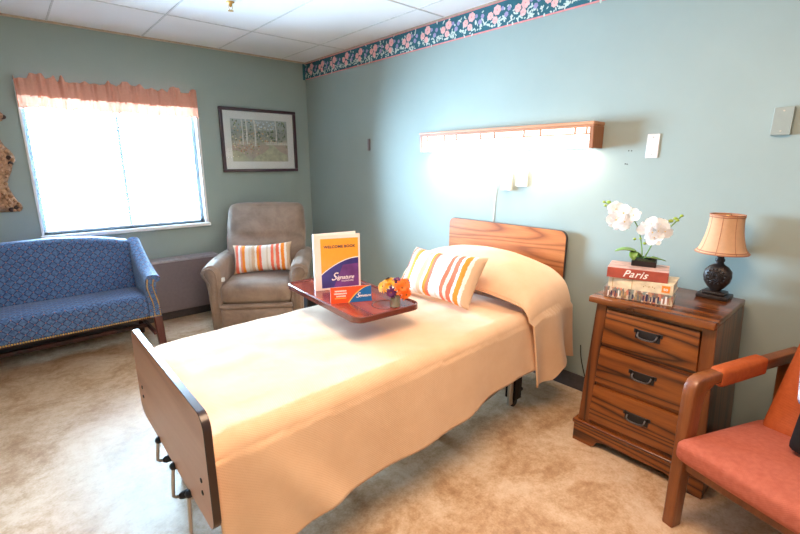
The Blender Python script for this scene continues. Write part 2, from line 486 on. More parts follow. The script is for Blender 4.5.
while y < WY - .05:
    flower(b, y, bz0 + .108 + rb.uniform(-.008, .008), .031, 1); flower(b, y + .052, bz0 + .086, .025, 1); flower(b, y + .014, bz0 + .055, .023, 1)
    flower(b, y + .115, bz0 + .10, .015, 2, 6); flower(b, y + .135, bz0 + .07, .017, 2, 6); flower(b, y + .165, bz0 + .11, .013, 2, 6)
    flower(b, y + .095, bz0 + .05, .012, 3, 4)
    for k in range(38):
        yy = y + rb.uniform(-.02, .2); zz = bz0 + rb.uniform(.018, .14) if k % 3 == 0 else bz0 + rb.uniform(.016, .06)
        petal(b, yy, zz, 0, rb.uniform(0, 6.28), rb.uniform(.015, .026), rb.uniform(.008, .013), 3, WX - .0024)
    y += .205
obj('trim_3', b, [C_teal, C_pink, C_lil, C_cream, C_line, C_dkp], kind='structure')

# window: frame, mullion, panes, sill
w = bpy.data.objects.new('window_1', None); w['kind'] = 'structure'; w.location = ((wx0 + wx1) / 2, WY, wz0); link(w)
ox, oy, oz = w.location
def W(name, bm, m, **k): return obj(name, bm, m, w, **k)
b = nb()
for q in ((wx0, wx0 + .03, wz0, wz1), (wx1 - .03, wx1, wz0, wz1), (wx0, wx1, wz0, wz0 + .03), (wx0, wx1, wz1 - .03, wz1), ((wx0 + wx1) / 2 - .012, (wx0 + wx1) / 2 + .012, wz0, wz1)):
    add_box(b, q[0] - ox, q[1] - ox, .055, .08, q[2] - oz, q[3] - oz, .003, 1)
W('window_frame', b, plain('grey blue anodised window frame', srgb(178, 198, 214), .4))
b = nb(); add_box(b, wx0 - ox + .02, wx1 - ox - .02, .065, .068, .02, wz1 - oz - .02); W('window_pane', b, M['glass'])
b = nb()   # casing lining the recess and its face
add_box(b, wx0 - ox - .012, wx0 - ox + .004, -.012, .085, -.02, wz1 - oz + .012, .002, 1); add_box(b, wx1 - ox - .004, wx1 - ox + .022, -.012, .085, -.02, wz1 - oz + .012, .002, 1)
add_box(b, wx0 - ox, wx1 - ox, -.012, .085, wz1 - oz - .003, wz1 - oz + .012, .002, 1)
W('window_casing', b, M['white'])
b = nb(); add_box(b, wx0 - ox - .02, wx1 - ox + .028, -.045, .085, -.03, .0, .005, 2); W('window_sill', b, M['white'])

# ------------------------------------------------------------------ mini blind and valance
bl = thing('window_blind', 'white horizontal mini blind with open slats hanging in the bright window', 'window blind', ((wx0 + wx1) / 2, WY + .03, wz1 - .03))
b = nb(); n = 44
for k in range(n):
    z = -0.03 - k * (wz1 - wz0 - .08) / n
    add_prism(b, [(-.0115, z + .0018), (0, z + .0036), (.0115, z + .0018), (.0115, z + .0012), (0, z + .003), (-.0115, z + .0012)], -.585, .555, 'x')
obj('slats', b, M['blind'], bl)
b = nb(); add_box(b, -.585, .556, -.014, .014, -.025, .0, .002, 1); obj('head_rail', b, M['white'], bl)
b = nb(); add_box(b, -.585, .556, -.012, .012, -(wz1 - wz0 - .045), -(wz1 - wz0 - .057), .003, 1); obj('bottom_rail', b, M['white'], bl)
b = nb()
b.free()
for x in (-.5, .0, .53):
    b = nb(); add_tube(b, [(x, -.013, -.02), (x, -.013, -(wz1 - wz0 - .05))], .0012, 5); obj('ladder_cord', b, M['plate'], bl)
b = nb(); add_tube(b, [(-.44, -.02, -.02), (-.435, -.022, -.55)], .004, 6); obj('tilt_wand', b, M['plate'], bl)

va = thing('curtain_valance', 'salmon pink gathered valance with ruffled top on a rod over the window', 'valance', (.765, WY - .03, 1.94))
L = 1.21
rv = random.Random(5)
ph = [rv.uniform(0, 6.28) for _ in range(6)]
def gather(x):
    return (.5 * math.sin(x * 95 + ph[0] + 1.5 * math.sin(x * 13)) + .35 * math.sin(x * 151 + ph[1]) + .25 * math.sin(x * 61 + ph[2])) 
tops = [(-.61, .052)]
xx = -.605
while xx < .6:
    tops.append((xx, rv.choice([.008, .014, .03, .05, .056, .022]) )); xx += rv.uniform(.018, .04)
tops.append((.61, .045))
def vf(u, v):
    x = (u - .5) * L
    ztop = lerp_table(tops, x)
    z = -.185 + (ztop + .185) * v if v < 1 else ztop
    z = -.185 + v * (.185 + ztop)
    g = gather(x)
    amp = .011 if .34 < v < .78 else .017
    return (x, -.018 - .006 * math.sin(v * PI) + amp * g, z + .004 * math.sin(x * 23) * (1 - v) + .006 * g * (1 - v))
b = nb(); add_grid(b, vf, 420, 14)
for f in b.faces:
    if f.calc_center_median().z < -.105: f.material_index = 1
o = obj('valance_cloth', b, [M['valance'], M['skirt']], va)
sm = o.modifiers.new('thick', 'SOLIDIFY'); sm.thickness = .002
for sg in (-1, 1):
    b = nb(); add_grid(b, lambda u, v: (sg * (L / 2), -.02 + u * .05, -.185 + v * .21 + .0 * u), 4, 6)
    o = obj('valance_return', b, M['valance'], va); sm = o.modifiers.new('thick', 'SOLIDIFY'); sm.thickness = .002
b = nb(); add_tube(b, [(-.6, .006, -.03), (.6, .006, -.03)], .008, 8); obj('curtain_rod', b, M['white'], va)

# ------------------------------------------------------------------ heater under the window
he = thing('convector_heater', 'long low taupe metal convector heater running under the window', 'heater', (.45, WY, 0))
b = nb(); add_box(b, -1.9, .935, -.15, -.009, .085, .530, .006, 2); obj('cabinet', b, M['convector'], he)
b = nb(); add_box(b, -1.9, .94, -.158, -.009, .531, .552, .003, 1); obj('top_rail', b, M['convtop'], he)
b = nb()
for k in range(4): add_box(b, -1.85, .92, -.12 + k * .026, -.108 + k * .026, .5525, .555)
obj('outlet_grille', b, M['convtop'], he)
b = nb(); add_box(b, -1.9, .92, -.09, -.009, .001, .084); obj('plinth', b, M['base'], he)

# ------------------------------------------------------------------ picture
pc = thing('framed_picture', 'framed watercolour of birch trees beside a path in a dark maroon frame', 'picture', (1.943, WY - .002, 1.58))
pw, phh = .385, .294
b = nb()
for (a, c, d, e) in ((-pw, pw, phh - .028, phh), (-pw, pw, -phh, -phh + .028), (-pw, -pw + .03, -phh + .028, phh - .028), (pw - .03, pw, -phh + .028, phh - .028)):
    add_box(b, a, c, -.03, -.001, d, e, .005, 2)
obj('frame', b, M['darkframe'], pc, angle=40)
b = nb(); add_box(b, -pw + .02, pw - .02, -.012, -.002, -phh + .02, phh - .02); obj('mat', b, M['mat'], pc)
def art_mat():
    t = NT('watercolour landscape'); v = t.coord('Object'); sep = t.new('ShaderNodeSeparateXYZ'); t.link(v, sep.inputs[0])
    n1 = t.noise(v, 9, 5, .7); n2 = t.noise(v, 28, 5, .75)
    z = t.math('ADD', sep.outputs[2], t.math('MULTIPLY', t.math('SUBTRACT', n1, .5), .22))
    f = t.math('DIVIDE', t.math('ADD', z, .20), .40)
    base = t.ramp(f, [(0.0, srgb(176, 176, 140)), (.16, srgb(168, 128, 98)), (.36, srgb(186, 142, 108)), (.47, srgb(170, 158, 118)), (.53, srgb(86, 100, 66)), (.70, srgb(66, 88, 76)), (.80, srgb(120, 144, 140)), (1, srgb(178, 196, 204))])
    fol = t.ramp(n2, [(.35, srgb(70, 84, 58)), (.5, srgb(150, 140, 96)), (.66, srgb(206, 190, 156))])
    t.col(t.mix(.30, t.mix(.34, base, fol), srgb(240, 240, 240))); t.set(Roughness=.7); return t.m
b = nb(); aw, ah = .285, .195
add_box(b, -aw, aw, -.0135, -.011, -ah, ah, mi=0)
def poly(b, pts, y, mi):
    f = b.faces.new([b.verts.new((p[0], y, p[1])) for p in pts]); f.material_index = mi
    f.normal_update()
    if f.normal.y > 0: f.normal_flip()
poly(b, [(-.10, -.19), (.275, -.19), (.275, -.13), (.20, -.10), (.15, -.05), (.10, -.02), (.06, -.025), (.09, -.06), (.03, -.11), (-.06, -.15)], -.0139, 1)
poly(b, [(-aw, -.19), (-.12, -.19), (-.17, -.13), (-.22, -.10), (-aw, -.09)], -.0139, 1)
for (x, w0, top, bot) in ((-.178, .006, .195, -.04), (-.135, .006, .195, -.03), (-.142, .004, .195, .0), (-.055, .008, .19, -.05), (-.048, .004, .19, .02), (.165, .006, .195, .0)):
    pts = [(x - w0, top), (x + w0 * .6, top), (x + w0 + .004, (top + bot) / 2), (x + w0 + .002, bot), (x - w0, bot), (x - w0 * .6 + .004, (top + bot) / 2)]
    poly(b, pts, -.0142, 2)
for k in range(11): poly(b, [(.06 + k * .021, -.008), (.066 + k * .021, -.008), (.066 + k * .021, -.04), (.06 + k * .021, -.04)], -.0142, 2)
poly(b, [(.05, -.014), (aw, -.010), (aw, -.016), (.05, -.020)], -.0143, 2); poly(b, [(.05, -.028), (aw, -.024), (aw, -.030), (.05, -.034)], -.0143, 2)
for k in range(8): poly(b, [(-.26 + k * .02, -.012), (-.255 + k * .02, -.012), (-.255 + k * .02, -.04), (-.26 + k * .02, -.04)], -.0142, 2)
rd = random.Random(12)
dabs = [srgb(84, 106, 76), srgb(142, 156, 112), srgb(222, 180, 134), srgb(228, 220, 188), srgb(190, 140, 108), srgb(218, 230, 236)]
for k in range(420):
    x = rd.uniform(-aw + .008, aw - .008); z = rd.uniform(-.12, ah - .008); r_ = rd.uniform(.004, .011)
    if z < .0: c = rd.choice((2, 4, 4, 3, 1)) if not (-.02 < x < .26 and z < -.03) else None
    elif z < .10: c = rd.choice((0, 0, 1, 2, 3)) if x < .12 else rd.choice((0, 0, 0, 1))
    else: c = rd.choice((2, 3, 1, 0)) if x < -.05 else (rd.choice((5, 5, 5, 3)) if x < .16 else rd.choice((0, 0, 1)))
    if c is None: continue
    r_ = min(r_, aw - abs(x) - .002)
    poly(b, [(x + r_ * math.cos(a) * rd.uniform(.7, 1), z + r_ * math.sin(a) * rd.uniform(.6, 1)) for a in [q * PI / 3 for q in range(6)]], -.01385 - k * 1e-7, 3 + c)
obj('artwork', b, [art_mat(), plain('painted path', srgb(196, 196, 168), .7, nscale=30, namt=.2), plain('painted birch bark', srgb(232, 230, 222), .7, nscale=60, namt=.2)] + [plain('paint dab', c, .7, nscale=80, namt=.2) for c in dabs], pc)
b = nb(); add_box(b, -pw + .028, pw - .028, -.018, -.0165, -phh + .026, phh - .026); obj('glazing', b, M['glass'], pc)

# ------------------------------------------------------------------ ornate mirror at the left edge
mi_ = thing('wall_mirror', 'carved antique bronze ornate mirror at the left edge of the photo', 'mirror', (-.26, WY - .003, 1.38))
gold = plain('antique bronze carving', srgb(176, 132, 98), .38, .35, nscale=60, namt=.35, bump=.4)
goldd = plain('dark carved recess', srgb(66, 44, 38), .6, .2, nscale=60, namt=.4)
prof = [(-.35, .30), (-.345, .325), (-.325, .335), (-.30, .33), (-.275, .31), (-.245, .30), (-.20, .285), (-.15, .275), (-.11, .29), (-.07, .31), (-.02, .325), (.02, .345), (.05, .34), (.08, .325), (.11, .30), (.15, .285), (.20, .27), (.235, .265), (.26, .285), (.29, .325), (.32, .33), (.35, .305), (.38, .25), (.40, .18), (.43, .10), (.45, 0)]
R_ = [(x, z) for z, x in prof]; outer = R_ + [(-x, z) for x, z in R_[::-1][1:]]
inner_s = []
for x, z in outer:
    inner_s.append((max(-.19, min(.19, x * .60)), max(-.25, min(.27, z * .72))))
b = nb(); n = len(outer)
def ring_at(pts, y): return [b.verts.new((p[0], y, p[1])) for p in pts]
mid = [((o_[0] * .55 + i_[0] * .45), (o_[1] * .55 + i_[1] * .45)) for o_, i_ in zip(outer, inner_s)]
r0 = ring_at(outer, 0); r1 = ring_at(outer, -.02); r2 = ring_at(mid, -.045); r3 = ring_at(inner_s, -.02); r4 = ring_at(inner_s, 0)
for a, c in ((r0, r1), (r1, r2), (r2, r3), (r3, r4)):
    for k in range(n): b.faces.new([a[k], a[(k + 1) % n], c[(k + 1) % n], c[k]])
bmesh.ops.recalc_face_normals(b, faces=b.faces)
obj('carved_frame', b, gold, mi_, smooth=True)
b = nb(); rr = random.Random(9)
for k in range(n):
    o_ = outer[k]; i_ = inner_s[k]
    for f_ in (.12, .45, .8):
        p = (o_[0] * (1 - f_) + i_[0] * f_, o_[1] * (1 - f_) + i_[1] * f_)
        add_ball(b, (p[0] + rr.uniform(-.006, .006), -.026 - .018 * (1 - abs(f_ - .45)), p[1] + rr.uniform(-.006, .006)), rr.uniform(.009, .017), 7, 0, (1, .6, 1))
for s in (-1, 1):
    for (x, z) in ((.31, .03), (.315, -.01), (.325, .305), (.30, -.32), (.27, -.335)):
        q_ = nb(); add_ball(q_, (s * x, -.035, z), .016, 8, 0, (1, .5, 1)); obj('rosette', q_, goldd, mi_)
obj('carving', b, gold, mi_)
b = nb(); f = b.faces.new([b.verts.new((p[0] * 1.02, -.008, p[1] * 1.02)) for p in inner_s]); 
obj('mirror_glass', b, plain('silvered glass', srgb(210, 214, 216), .03, 1.0, namt=0), mi_)

# ------------------------------------------------------------------ wall devices on the right wall
fx = thing('wall_light', 'long oak framed overbed wall light glowing white above the headboard', 'light', (WX, 1.80, 1.52))
b = nb(); add_box(b, -.125, -.001, -.66, .66, .052, .07, .003, 1); add_box(b, -.118, -.001, -.655, .655, .046, .052); obj('top_cap', b, M['lightwood'], fx)
for s in (-1, 1):
    b = nb(); y = s * .648
    add_prism(b, [(-.115, -.068), (-.001, -.068), (-.001, .046), (-.122, .046)], y - .011, y + .011, 'y', .002, 1)
    obj('end_panel', b, wood('oak end panel', srgb(120, 66, 36), srgb(154, 94, 56), srgb(172, 112, 72), 'z', ring=7, rough=.5) if s < 0 else M['lightwood'], fx)
b = nb()
add_box(b, -.122, -.114, -.637, .637, .004, .010, .001, 1)
add_box(b, -.122, -.112, -.637, .637, .040, .046, .001, 1)
for y in (-.62, -.555, -.345, -.235, -.02, .09, .30, .41, .58): add_box(b, -.122, -.114, y - .004, y + .004, .010, .040, .001, 1)
obj('lattice', b, M['lightwood'], fx)
b = nb(); add_box(b, -.112, -.108, -.637, .637, -.060, .046); add_box(b, -.108, -.004, -.637, .637, -.066, -.060)
obj('diffuser', b, M['lit'], fx)
b = nb(); add_box(b, -.10, -.004, -.637, .637, -.055, .0455); obj('housing', b, M['white'], fx)

def plate(name, label, cat, y0, y1, z0, z1, m, t=.006, screws=True, group=None):
    r = thing(name, label, cat, (WX, (y0 + y1) / 2, (z0 + z1) / 2), 0, group)
    h = (z1 - z0) / 2; wd = (y1 - y0) / 2
    b = nb(); add_box(b, -t, -.0005, -wd, wd, -h, h, .002, 2); obj('cover', b, m, r)
    if screws:
        for s in ((1, -1) if h > .045 else (0,)):
            b = nb(); add_lathe(b, [(0, -.001), (.0035, -.001), (.0035, .001), (0, .0015)], 0, 0, 10, mat=Matrix.Translation((-t - .0005, 0, s * h * .72)) @ Matrix.Rotation(-PI / 2, 4, 'Y'))
            obj('screw', b, M['chrome'], r)
    return r
plate('wall_plate', 'plain off white blank wall plate right of the wall light', 'wall plate', .856, .914, 1.40, 1.517, M['plate'])  # plain blank plate, not an outlet
r = plate('surface_mount_box', 'wall-coloured raised cover plate high on the wall at far right', 'wall box', .358, .424, 1.49, 1.602, M['painted'], t=.02)
plate('wall_plate', 'small narrow dark plate on the blue wall between picture and light', 'wall plate', 3.21, 3.235, 1.478, 1.578, M['convector'], t=.014, screws=False)  # narrow dark wall plate, not an outlet
r = plate('wall_outlet', 'white wall outlet below the light, left one of the pair above the headboard', 'outlet', 1.705, 1.775, 1.20, 1.316, M['plate'], t=.03)
for z in (-.025, .025):
    b = nb(); add_box(b, -.034, -.0305, -.016, .016, z - .014, z + .014, .004, 2); obj('socket_face', b, M['white'], r)
r = plate('wall_outlet', 'white wall outlet below the light, right one of the pair above the headboard', 'outlet', 1.593, 1.668, 1.228, 1.33, M['plate'], t=.02)
b = nb(); add_box(b, -.023, -.0205, -.012, .012, -.018, .018, .003, 2); obj('jack_face', b, M['white'], r)
b = nb(); add_tube(b, smooth_path([(WX - .022, 1.785, 1.285), (WX - .02, 1.815, 1.265), (WX - .006, 1.83, 1.19), (WX - .005, 1.84, 1.03), (WX - .005, 1.845, .80), (WX - .005, 1.85, .5)], 6), .0022, 6)
add_box(b, WX - .03, WX - .012, 1.776, 1.797, 1.268, 1.30, .003, 1)
tag(obj('power_cord', b, M['plate']), 'thin pale cord dropping from the outlet behind the headboard', 'cord')
for (y, z) in ((1.0, 1.437), (.985, 1.437), (1.01, 1.37), (1.0, 1.369)):
    b = nb(); add_ball(b, (0, 0, 0), .0028, 7)
    tag(obj('wall_screw', b, M['dkmetal'], loc=(WX - .001, y, z)), 'tiny leftover screw in the wall just right of the wall light', 'screw', 'leftover wall screws')
b = nb(); add_tube(b, smooth_path([(WX - .012, 1.145, .30), (WX - .02, 1.13, .22), (WX - .018, 1.10, .12), (WX - .02, 1.06, .02), (WX - .05, 1.03, .005)], 6), .003, 6)
tag(obj('power_cord', b, M['blackp']), 'black cord running down to the baseboard beside the bed', 'cord')
# sprinkler
sp = thing('ceiling_sprinkler', 'small brass fire sprinkler head under the ceiling at top edge', 'sprinkler', (1.24, 3.02, CZ))
b = nb(); add_lathe(b, [(.026, -.0005), (.026, -.004), (.012, -.006), (.012, -.02), (.006, -.024), (.006, -.03)], seg=20); obj('body', b, M['brass'], sp, smooth=True)
b = nb(); add_tube(b, [(-.011, 0, -.02), (-.012, 0, -.036), (0, 0, -.05), (.012, 0, -.036), (.011, 0, -.02)], .002, 6); add_lathe(b, [(.018, -.050), (.018, -.052), (0, -.052)], seg=16); obj('deflector', b, M['brass'], sp)

# ------------------------------------------------------------------ sofa
SF = thing('sofa', 'blue diamond patterned camelback sofa with brass nail trim below the window', 'sofa', (-.10, 3.80, 0))
sx, sy = -.13, 3.80
HW = .83     # outer half width at the arms
def topz(x): return lerp_table([(0, .845), (.30, .848), (.50, .838), (.62, .818), (.72, .795), (.8, .785)], abs(x))
# back
def back_fn(p):
    x, y, z = p
    t = max(0, (z - .40) / .42)
    zz = .30 + (z - .30) * (topz(x) - .30) / .55
    return (x, y + .10 * t, zz)
b = nb(); add_puff(b, -HW + .05, HW - .05, .02, .17, .30, .85, .045, (0, .02, 0), 24, fn=back_fn); obj('backrest', b, M['sofa'], SF, smooth=True)
b = nb(); add_puff(b, -HW + .07, HW - .07, -.305, .09, .265, .44, .035, (0, .0, .012), 16); obj('seat', b, M['sofa'], SF, smooth=True)
for s in (-1, 1):
    def arm_f(u, v, s=s):
        # u front->back, v around the section
        y = -.305 + u * .47
        zt = .588 + .03 * u + .19 * u ** 1.5
        w = .036
        flare = .05 * (1 - u * .55)
        sec = [(.0, .27), (.0, .36), (-.006, .45), (-.004, zt - .07), (-.002, zt - .03), (.012, zt - .006), (.038, zt), (.062 + flare * .3, zt - .005), (.075 + flare * .45, zt - .025), (.072 + flare * .4, zt - .05), (.06 + flare * .1, zt - .06), (.062, .42), (.075, .34), (.08, .27)]
        k = v * (len(sec) - 1); i = min(int(k), len(sec) - 2); f = k - i
        p = (sec[i][0] * (1 - f) + sec[i + 1][0] * f, sec[i][1] * (1 - f) + sec[i + 1][1] * f)
        return (s * (HW - .06 - .02 + p[0]), y, p[1])
    b = nb(); vs = add_grid(b, arm_f, 14, 26)
    b.faces.new([v for v in vs[0]]); b.faces.new([v for v in vs[-1]][::-1])
    bmesh.ops.recalc_face_normals(b, faces=b.faces)
    obj('arm', b, M['sofa'], SF, angle=50)
    for line in ([(.012, .555), (.006, .50), (.018, .43), (.03, .37), (.032, .28)], [(.05, .55), (.042, .50), (.054, .43), (.066, .37), (.07, .28)]):
        b = nb(); pth = smooth_path([(s * (HW - .08 + x), -.308, z) for x, z in line], 7)
        for p in pth: add_ball(b, p, .0052, 6, 0, (1, .5, 1))
        obj('arm_nail_trim', b, M['brass'], SF)
b = nb(); k = -HW + .07
while k < HW - .0: add_ball(b, (k, -.307, .279), .006, 6, 0, (1, .5, 1)); k += .0135
obj('front_nail_trim', b, M['brass'], SF)
b = nb(); add_box(b, -HW + .04, HW - .04, -.25, .13, .245, .272, .004, 1); obj('seat_rail', b, M['mahog'], SF)
for s in (-1, 1):
    b = nb(); add_prism(b, [(s * (HW - .055), .27), (s * (HW + .0), .27), (s * (HW + .012), 0), (s * (HW - .035), 0)], -.30, -.25, 'y', .004, 1); obj('leg', b, M['mahog'], SF)
    b = nb(); add_prism(b, [(.09, .30), (.15, .30), (.23, 0), (.19, 0)], s * (HW - .06) - .02, s * (HW - .06) + .02, 'x', .004, 1); obj('leg', b, M['mahog'], SF)
    b = nb(); add_box(b, s * (HW - .05) - .012, s * (HW - .05) + .012, -.26, .19, .12, .15, .003, 1); obj('side_stretcher', b, M['mahog'], SF)
b = nb(); add_box(b, -HW + .05, HW - .05, -.045, -.02, .12, .15, .003, 1); obj('cross_stretcher', b, M['mahog'], SF)

# ------------------------------------------------------------------ recliner
RC = thing('recliner', 'worn taupe upholstered recliner with rolled arms in the corner', 'armchair', (1.635, 3.70, 0), math.radians(-35))
b = nb(); add_puff(b, -.39, .39, -.34, .36, .035, .30, .03, (0, 0, 0), 8); obj('base', b, M['suede'], RC, smooth=True)
for s in (-1, 1):
    def rarm(u, v, s=s):
        y = -.40 + u * .72
        zt = .575 + .02 * math.sin(u * PI) - .02 * (1 - u) 
        sec = [(.275, .06), (.275, .42), (.272, zt - .06), (.285, zt - .015), (.32, zt + .008), (.37, zt + .008), (.41, zt - .015), (.425, zt - .05), (.415, zt - .09), (.39, zt - .12), (.378, zt - .2), (.372, .25), (.365, .03), (.30, .03)]
        k = v * (len(sec) - 1); i = min(int(k), len(sec) - 2); f = k - i; f2 = f
        p = (sec[i][0] * (1 - f2) + sec[i + 1][0] * f2, sec[i][1] * (1 - f2) + sec[i + 1][1] * f2)
        return (s * p[0], y, p[1])
    b = nb(); vs = add_grid(b, rarm, 12, 39)
    f0 = b.faces.new(vs[0]); b.faces.new(vs[-1][::-1]); bmesh.ops.recalc_face_normals(b, faces=b.faces)
    r = bmesh.ops.bevel(b, geom=[e for e in f0.edges], offset=.012, segments=3, affect='EDGES')
    obj('arm', b, M['suede'], RC, smooth=True)
    b = nb(); path = [(s * q[0], -.405, q[1]) for q in [(.30, .06), (.298, .44), (.31, .515), (.34, .545), (.38, .54), (.40, .51), (.39, .475), (.37, .44), (.355, .38), (.35, .06)]]
    add_tube(b, smooth_path(path, 4), .004, 6); obj('arm_piping', b, M['suede'], RC, smooth=True)
b = nb(); add_puff(b, -.285, .285, -.42, .22, .245, .415, .055, (0, .012, .022), 14); obj('seat_cushion', b, M['suede'], RC, smooth=True)
b = nb(); add_puff(b, -.285, .285, -.425, -.37, .05, .215, .02, (0, .012, 0), 10); add_puff(b, -.29, .29, -.432, -.37, .211, .249, .016, (0, .004, 0), 8); obj('footrest_panel', b, M['suede'], RC, smooth=True)
def rback(p):
    x, y, z = p
    t = (z - .42) / .58
    wf = 1 + .06 * math.sin(max(0, min(1, t)) * PI)
    crease = -.028 * math.exp(-((z - (.71 + .12 * (x / .3) ** 2 * .25)) / .018) ** 2)
    if y < .12: y -= crease
    return (x * wf, y + .20 * t, z)
b = nb(); add_puff(b, -.335, .335, .06, .24, .36, 1.0, .06, (0, .045, .012), 26, fn=rback); obj('backrest', b, M['suede'], RC, smooth=True)
b = nb()
pts = []
for k in range(40):
    x = -.315 + .63 * k / 39; pts.append((x, .335 + .004 * math.sin(k * 1.3), .972 + .005 * math.sin(k * 2.1)))
add_tube(b, pts, .009, 6); obj('backrest_seam', b, M['suede'], RC, smooth=True)
b = nb(); add_box(b, -.29, -.265, -.43, -.40, .42, .45, .002, 1); obj('tag', b, M['white'], RC)
o = RC.children[-1]; o.location = (.012, .07, .01)
for sx_ in (-.33, .33):
    for sy_ in (-.33, .3):
        b = nb(); add_box(b, sx_ - .03, sx_ + .03, sy_ - .03, sy_ + .03, 0, .036, .003, 1); obj('foot', b, M['blackp'], RC)

def cushion_bm(w=.52, h=.27, t=.13):
    b = nb()
    N = 30
    for side in (1, -1):
        def f(u, v, side=side):
            a = u * 2 - 1; c = v * 2 - 1
            pin = 1 - .06 * (1 - c * c) ; pin2 = 1 - .12 * (1 - a * a)
            x = a * w / 2 * (1 - .07 * (1 - c * c)); z = c * h / 2 * (1 - .14 * (1 - a * a))
            d = max(0, (1 - a ** 4)) ** .55 * max(0, (1 - c ** 4)) ** .55
            wr = .004 * math.sin(9 * a + 3 * c) * d
            return (x, side * (t / 2 * d + wr), z)
        add_grid(b, f, N, N)
    bmesh.ops.remove_doubles(b, verts=b.verts, dist=1e-5); bmesh.ops.recalc_face_normals(b, faces=b.faces)
    return b
c1 = obj('striped_cushion', cushion_bm(.55, .25, .13), M['stripe'], smooth=True, angle=80)
tag(c1, 'orange and cream striped lumbar cushion lying on the taupe recliner', 'cushion', 'orange striped lumbar cushions')
RCm = Matrix.Translation((1.635, 3.70, 0)) @ Matrix.Rotation(math.radians(-35), 4, 'Z')
c1.matrix_world = RCm @ Matrix.Translation((.012, -.075, .562)) @ Matrix.Rotation(math.radians(-3), 4, 'Y') @ Matrix.Rotation(math.radians(-20), 4, 'X') @ Matrix.Diagonal((.92, 1, 1.04, 1))
c2 = c1.copy(); COL.objects.link(c2); c2.name = 'striped_cushion.001'
c2['label'] = 'orange and cream striped lumbar cushion leaning on the bed pillow'
c2.matrix_world = Matrix.Translation((1.732, 1.63, .768)) @ Matrix.Rotation(math.radians(-90), 4, 'Z') @ Matrix.Rotation(math.radians(-2), 4, 'Y') @ Matrix.Rotation(math.radians(-34), 4, 'X') @ Matrix.Diagonal((1.0, 1, 1.18, 1))

# ------------------------------------------------------------------ bed
BD = thing('hospital_bed', 'adjustable bed with oak laminate headboard and footboard on a dark steel frame', 'bed', (1.35, 1.62, 0))
bx, by = 1.35, 1.62
def RR(w0, w1, z0, z1, r, n=6):
    pts = []
    for cx_, cz_, a0 in ((w1 - r, z1 - r, 0), (w0 + r, z1 - r, 90), (w0 + r, z0 + r, 180), (w1 - r, z0 + r, 270)):
        for k in range(n + 1):
            a = math.radians(a0 + 90 * k / n); pts.append((cx_ + r * math.cos(a), cz_ + r * math.sin(a)))
    return pts
def board(name, x0, x1, y0, y1, z0, z1, r, m):
    b = nb(); add_prism(b, RR(y0 - by, y1 - by, z0, z1, r), x0 - bx, x1 - bx, 'x', .0015, 1)
    b.normal_update()
    for f in b.faces:
        if abs(f.normal.x) < .8: f.material_index = 1
    return obj(name, b, [m, M['edge']], BD, angle=30)
board('headboard', 2.425, 2.448, 1.272, 2.195, .42, .985, .045, M['headboard'])
fb = board('footboard', .284, .306, 1.085, 1.93, .385, .745, .045, M['footboard'])
for y in (1.155, 1.85):
    for z in (.52, .48):
        b = nb(); add_lathe(b, [(0, -.001), (.0075, -.001), (.0075, .001), (.004, .002), (0, .002)], seg=10, mat=Matrix.Translation((.283 - bx, y - by, z)) @ Matrix.Rotation(-PI / 2, 4, 'Y'))
        obj('bolt_head', b, M['dkmetal'], BD)
b = nb(); add_puff(b, .33 - bx, 2.41 - bx, 1.19 - by, 2.03 - by, .44, .595, .05, (0, 0, .0), 10); obj('mattress', b, M['mat'], BD, smooth=True)
b = nb()
for y in (1.24, 2.0): add_box(b, .30 - bx, 2.42 - bx, y - by - .02, y - by + .02, .37, .43, .003, 1)
for x in (.34, 1.0, 1.7, 2.38): add_box(b, x - bx - .02, x - bx + .02, 1.26 - by, 1.98 - by, .375, .425, .003, 1)
obj('frame', b, M['dkmetal'], BD)
for x in (.42, 2.02):
    for y in (1.30, 1.93):
        lg = nb()
        add_box(lg, x - bx - .03, x - bx + .03, y - by - .035, y - by + .035, .055, .38, .003, 1)
        L_ = obj('leg', lg, M['dkmetal'], BD)
        cs = nb(); add_lathe(cs, [(0, -.012), (.028, -.012), (.03, -.008), (.03, .008), (.028, .012), (0, .012)], seg=18, mat=Matrix.Translation((x - bx, y - by, .03)) @ Matrix.Rotation(PI / 2, 4, 'X'))
        add_box(cs, x - bx - .012, x - bx + .012, y - by - .018, y - by + .018, .03, .06)
        obj('caster', cs, M['blackp'], L_)
        if x > 2:
            gd = nb(); add_box(gd, x - bx - .065, x - bx - .032, y - by - .022, y - by - .002, .03, .38, .003, 1); obj('guide_bar', gd, M['chrome'], L_)
b = nb(); add_tube(b, smooth_path([(1.35 - bx, 1.255 - by, .20), (1.40 - bx, 1.25 - by, .145), (1.60 - bx, 1.26 - by, .155), (1.90 - bx, 1.27 - by, .20), (2.0 - bx, 1.30 - by, .22)], 5), .007, 8)
obj('lift_rod', b, M['chrome'], BD)
b = nb(); add_tube(b, smooth_path([(1.38 - bx, 1.30 - by, .21), (1.44 - bx, 1.29 - by, .165), (1.62 - bx, 1.30 - by, .175), (1.90 - bx, 1.31 - by, .22), (2.0 - bx, 1.32 - by, .24)], 5), .007, 8)
obj('lift_rod', b, M['chrome'], BD)
b = nb(); add_box(b, 2.04 - bx, 2.14 - bx, 1.31 - by, 1.33 - by, .05, .07, .004, 1); obj('brake_pedal', b, M['blackp'], BD)
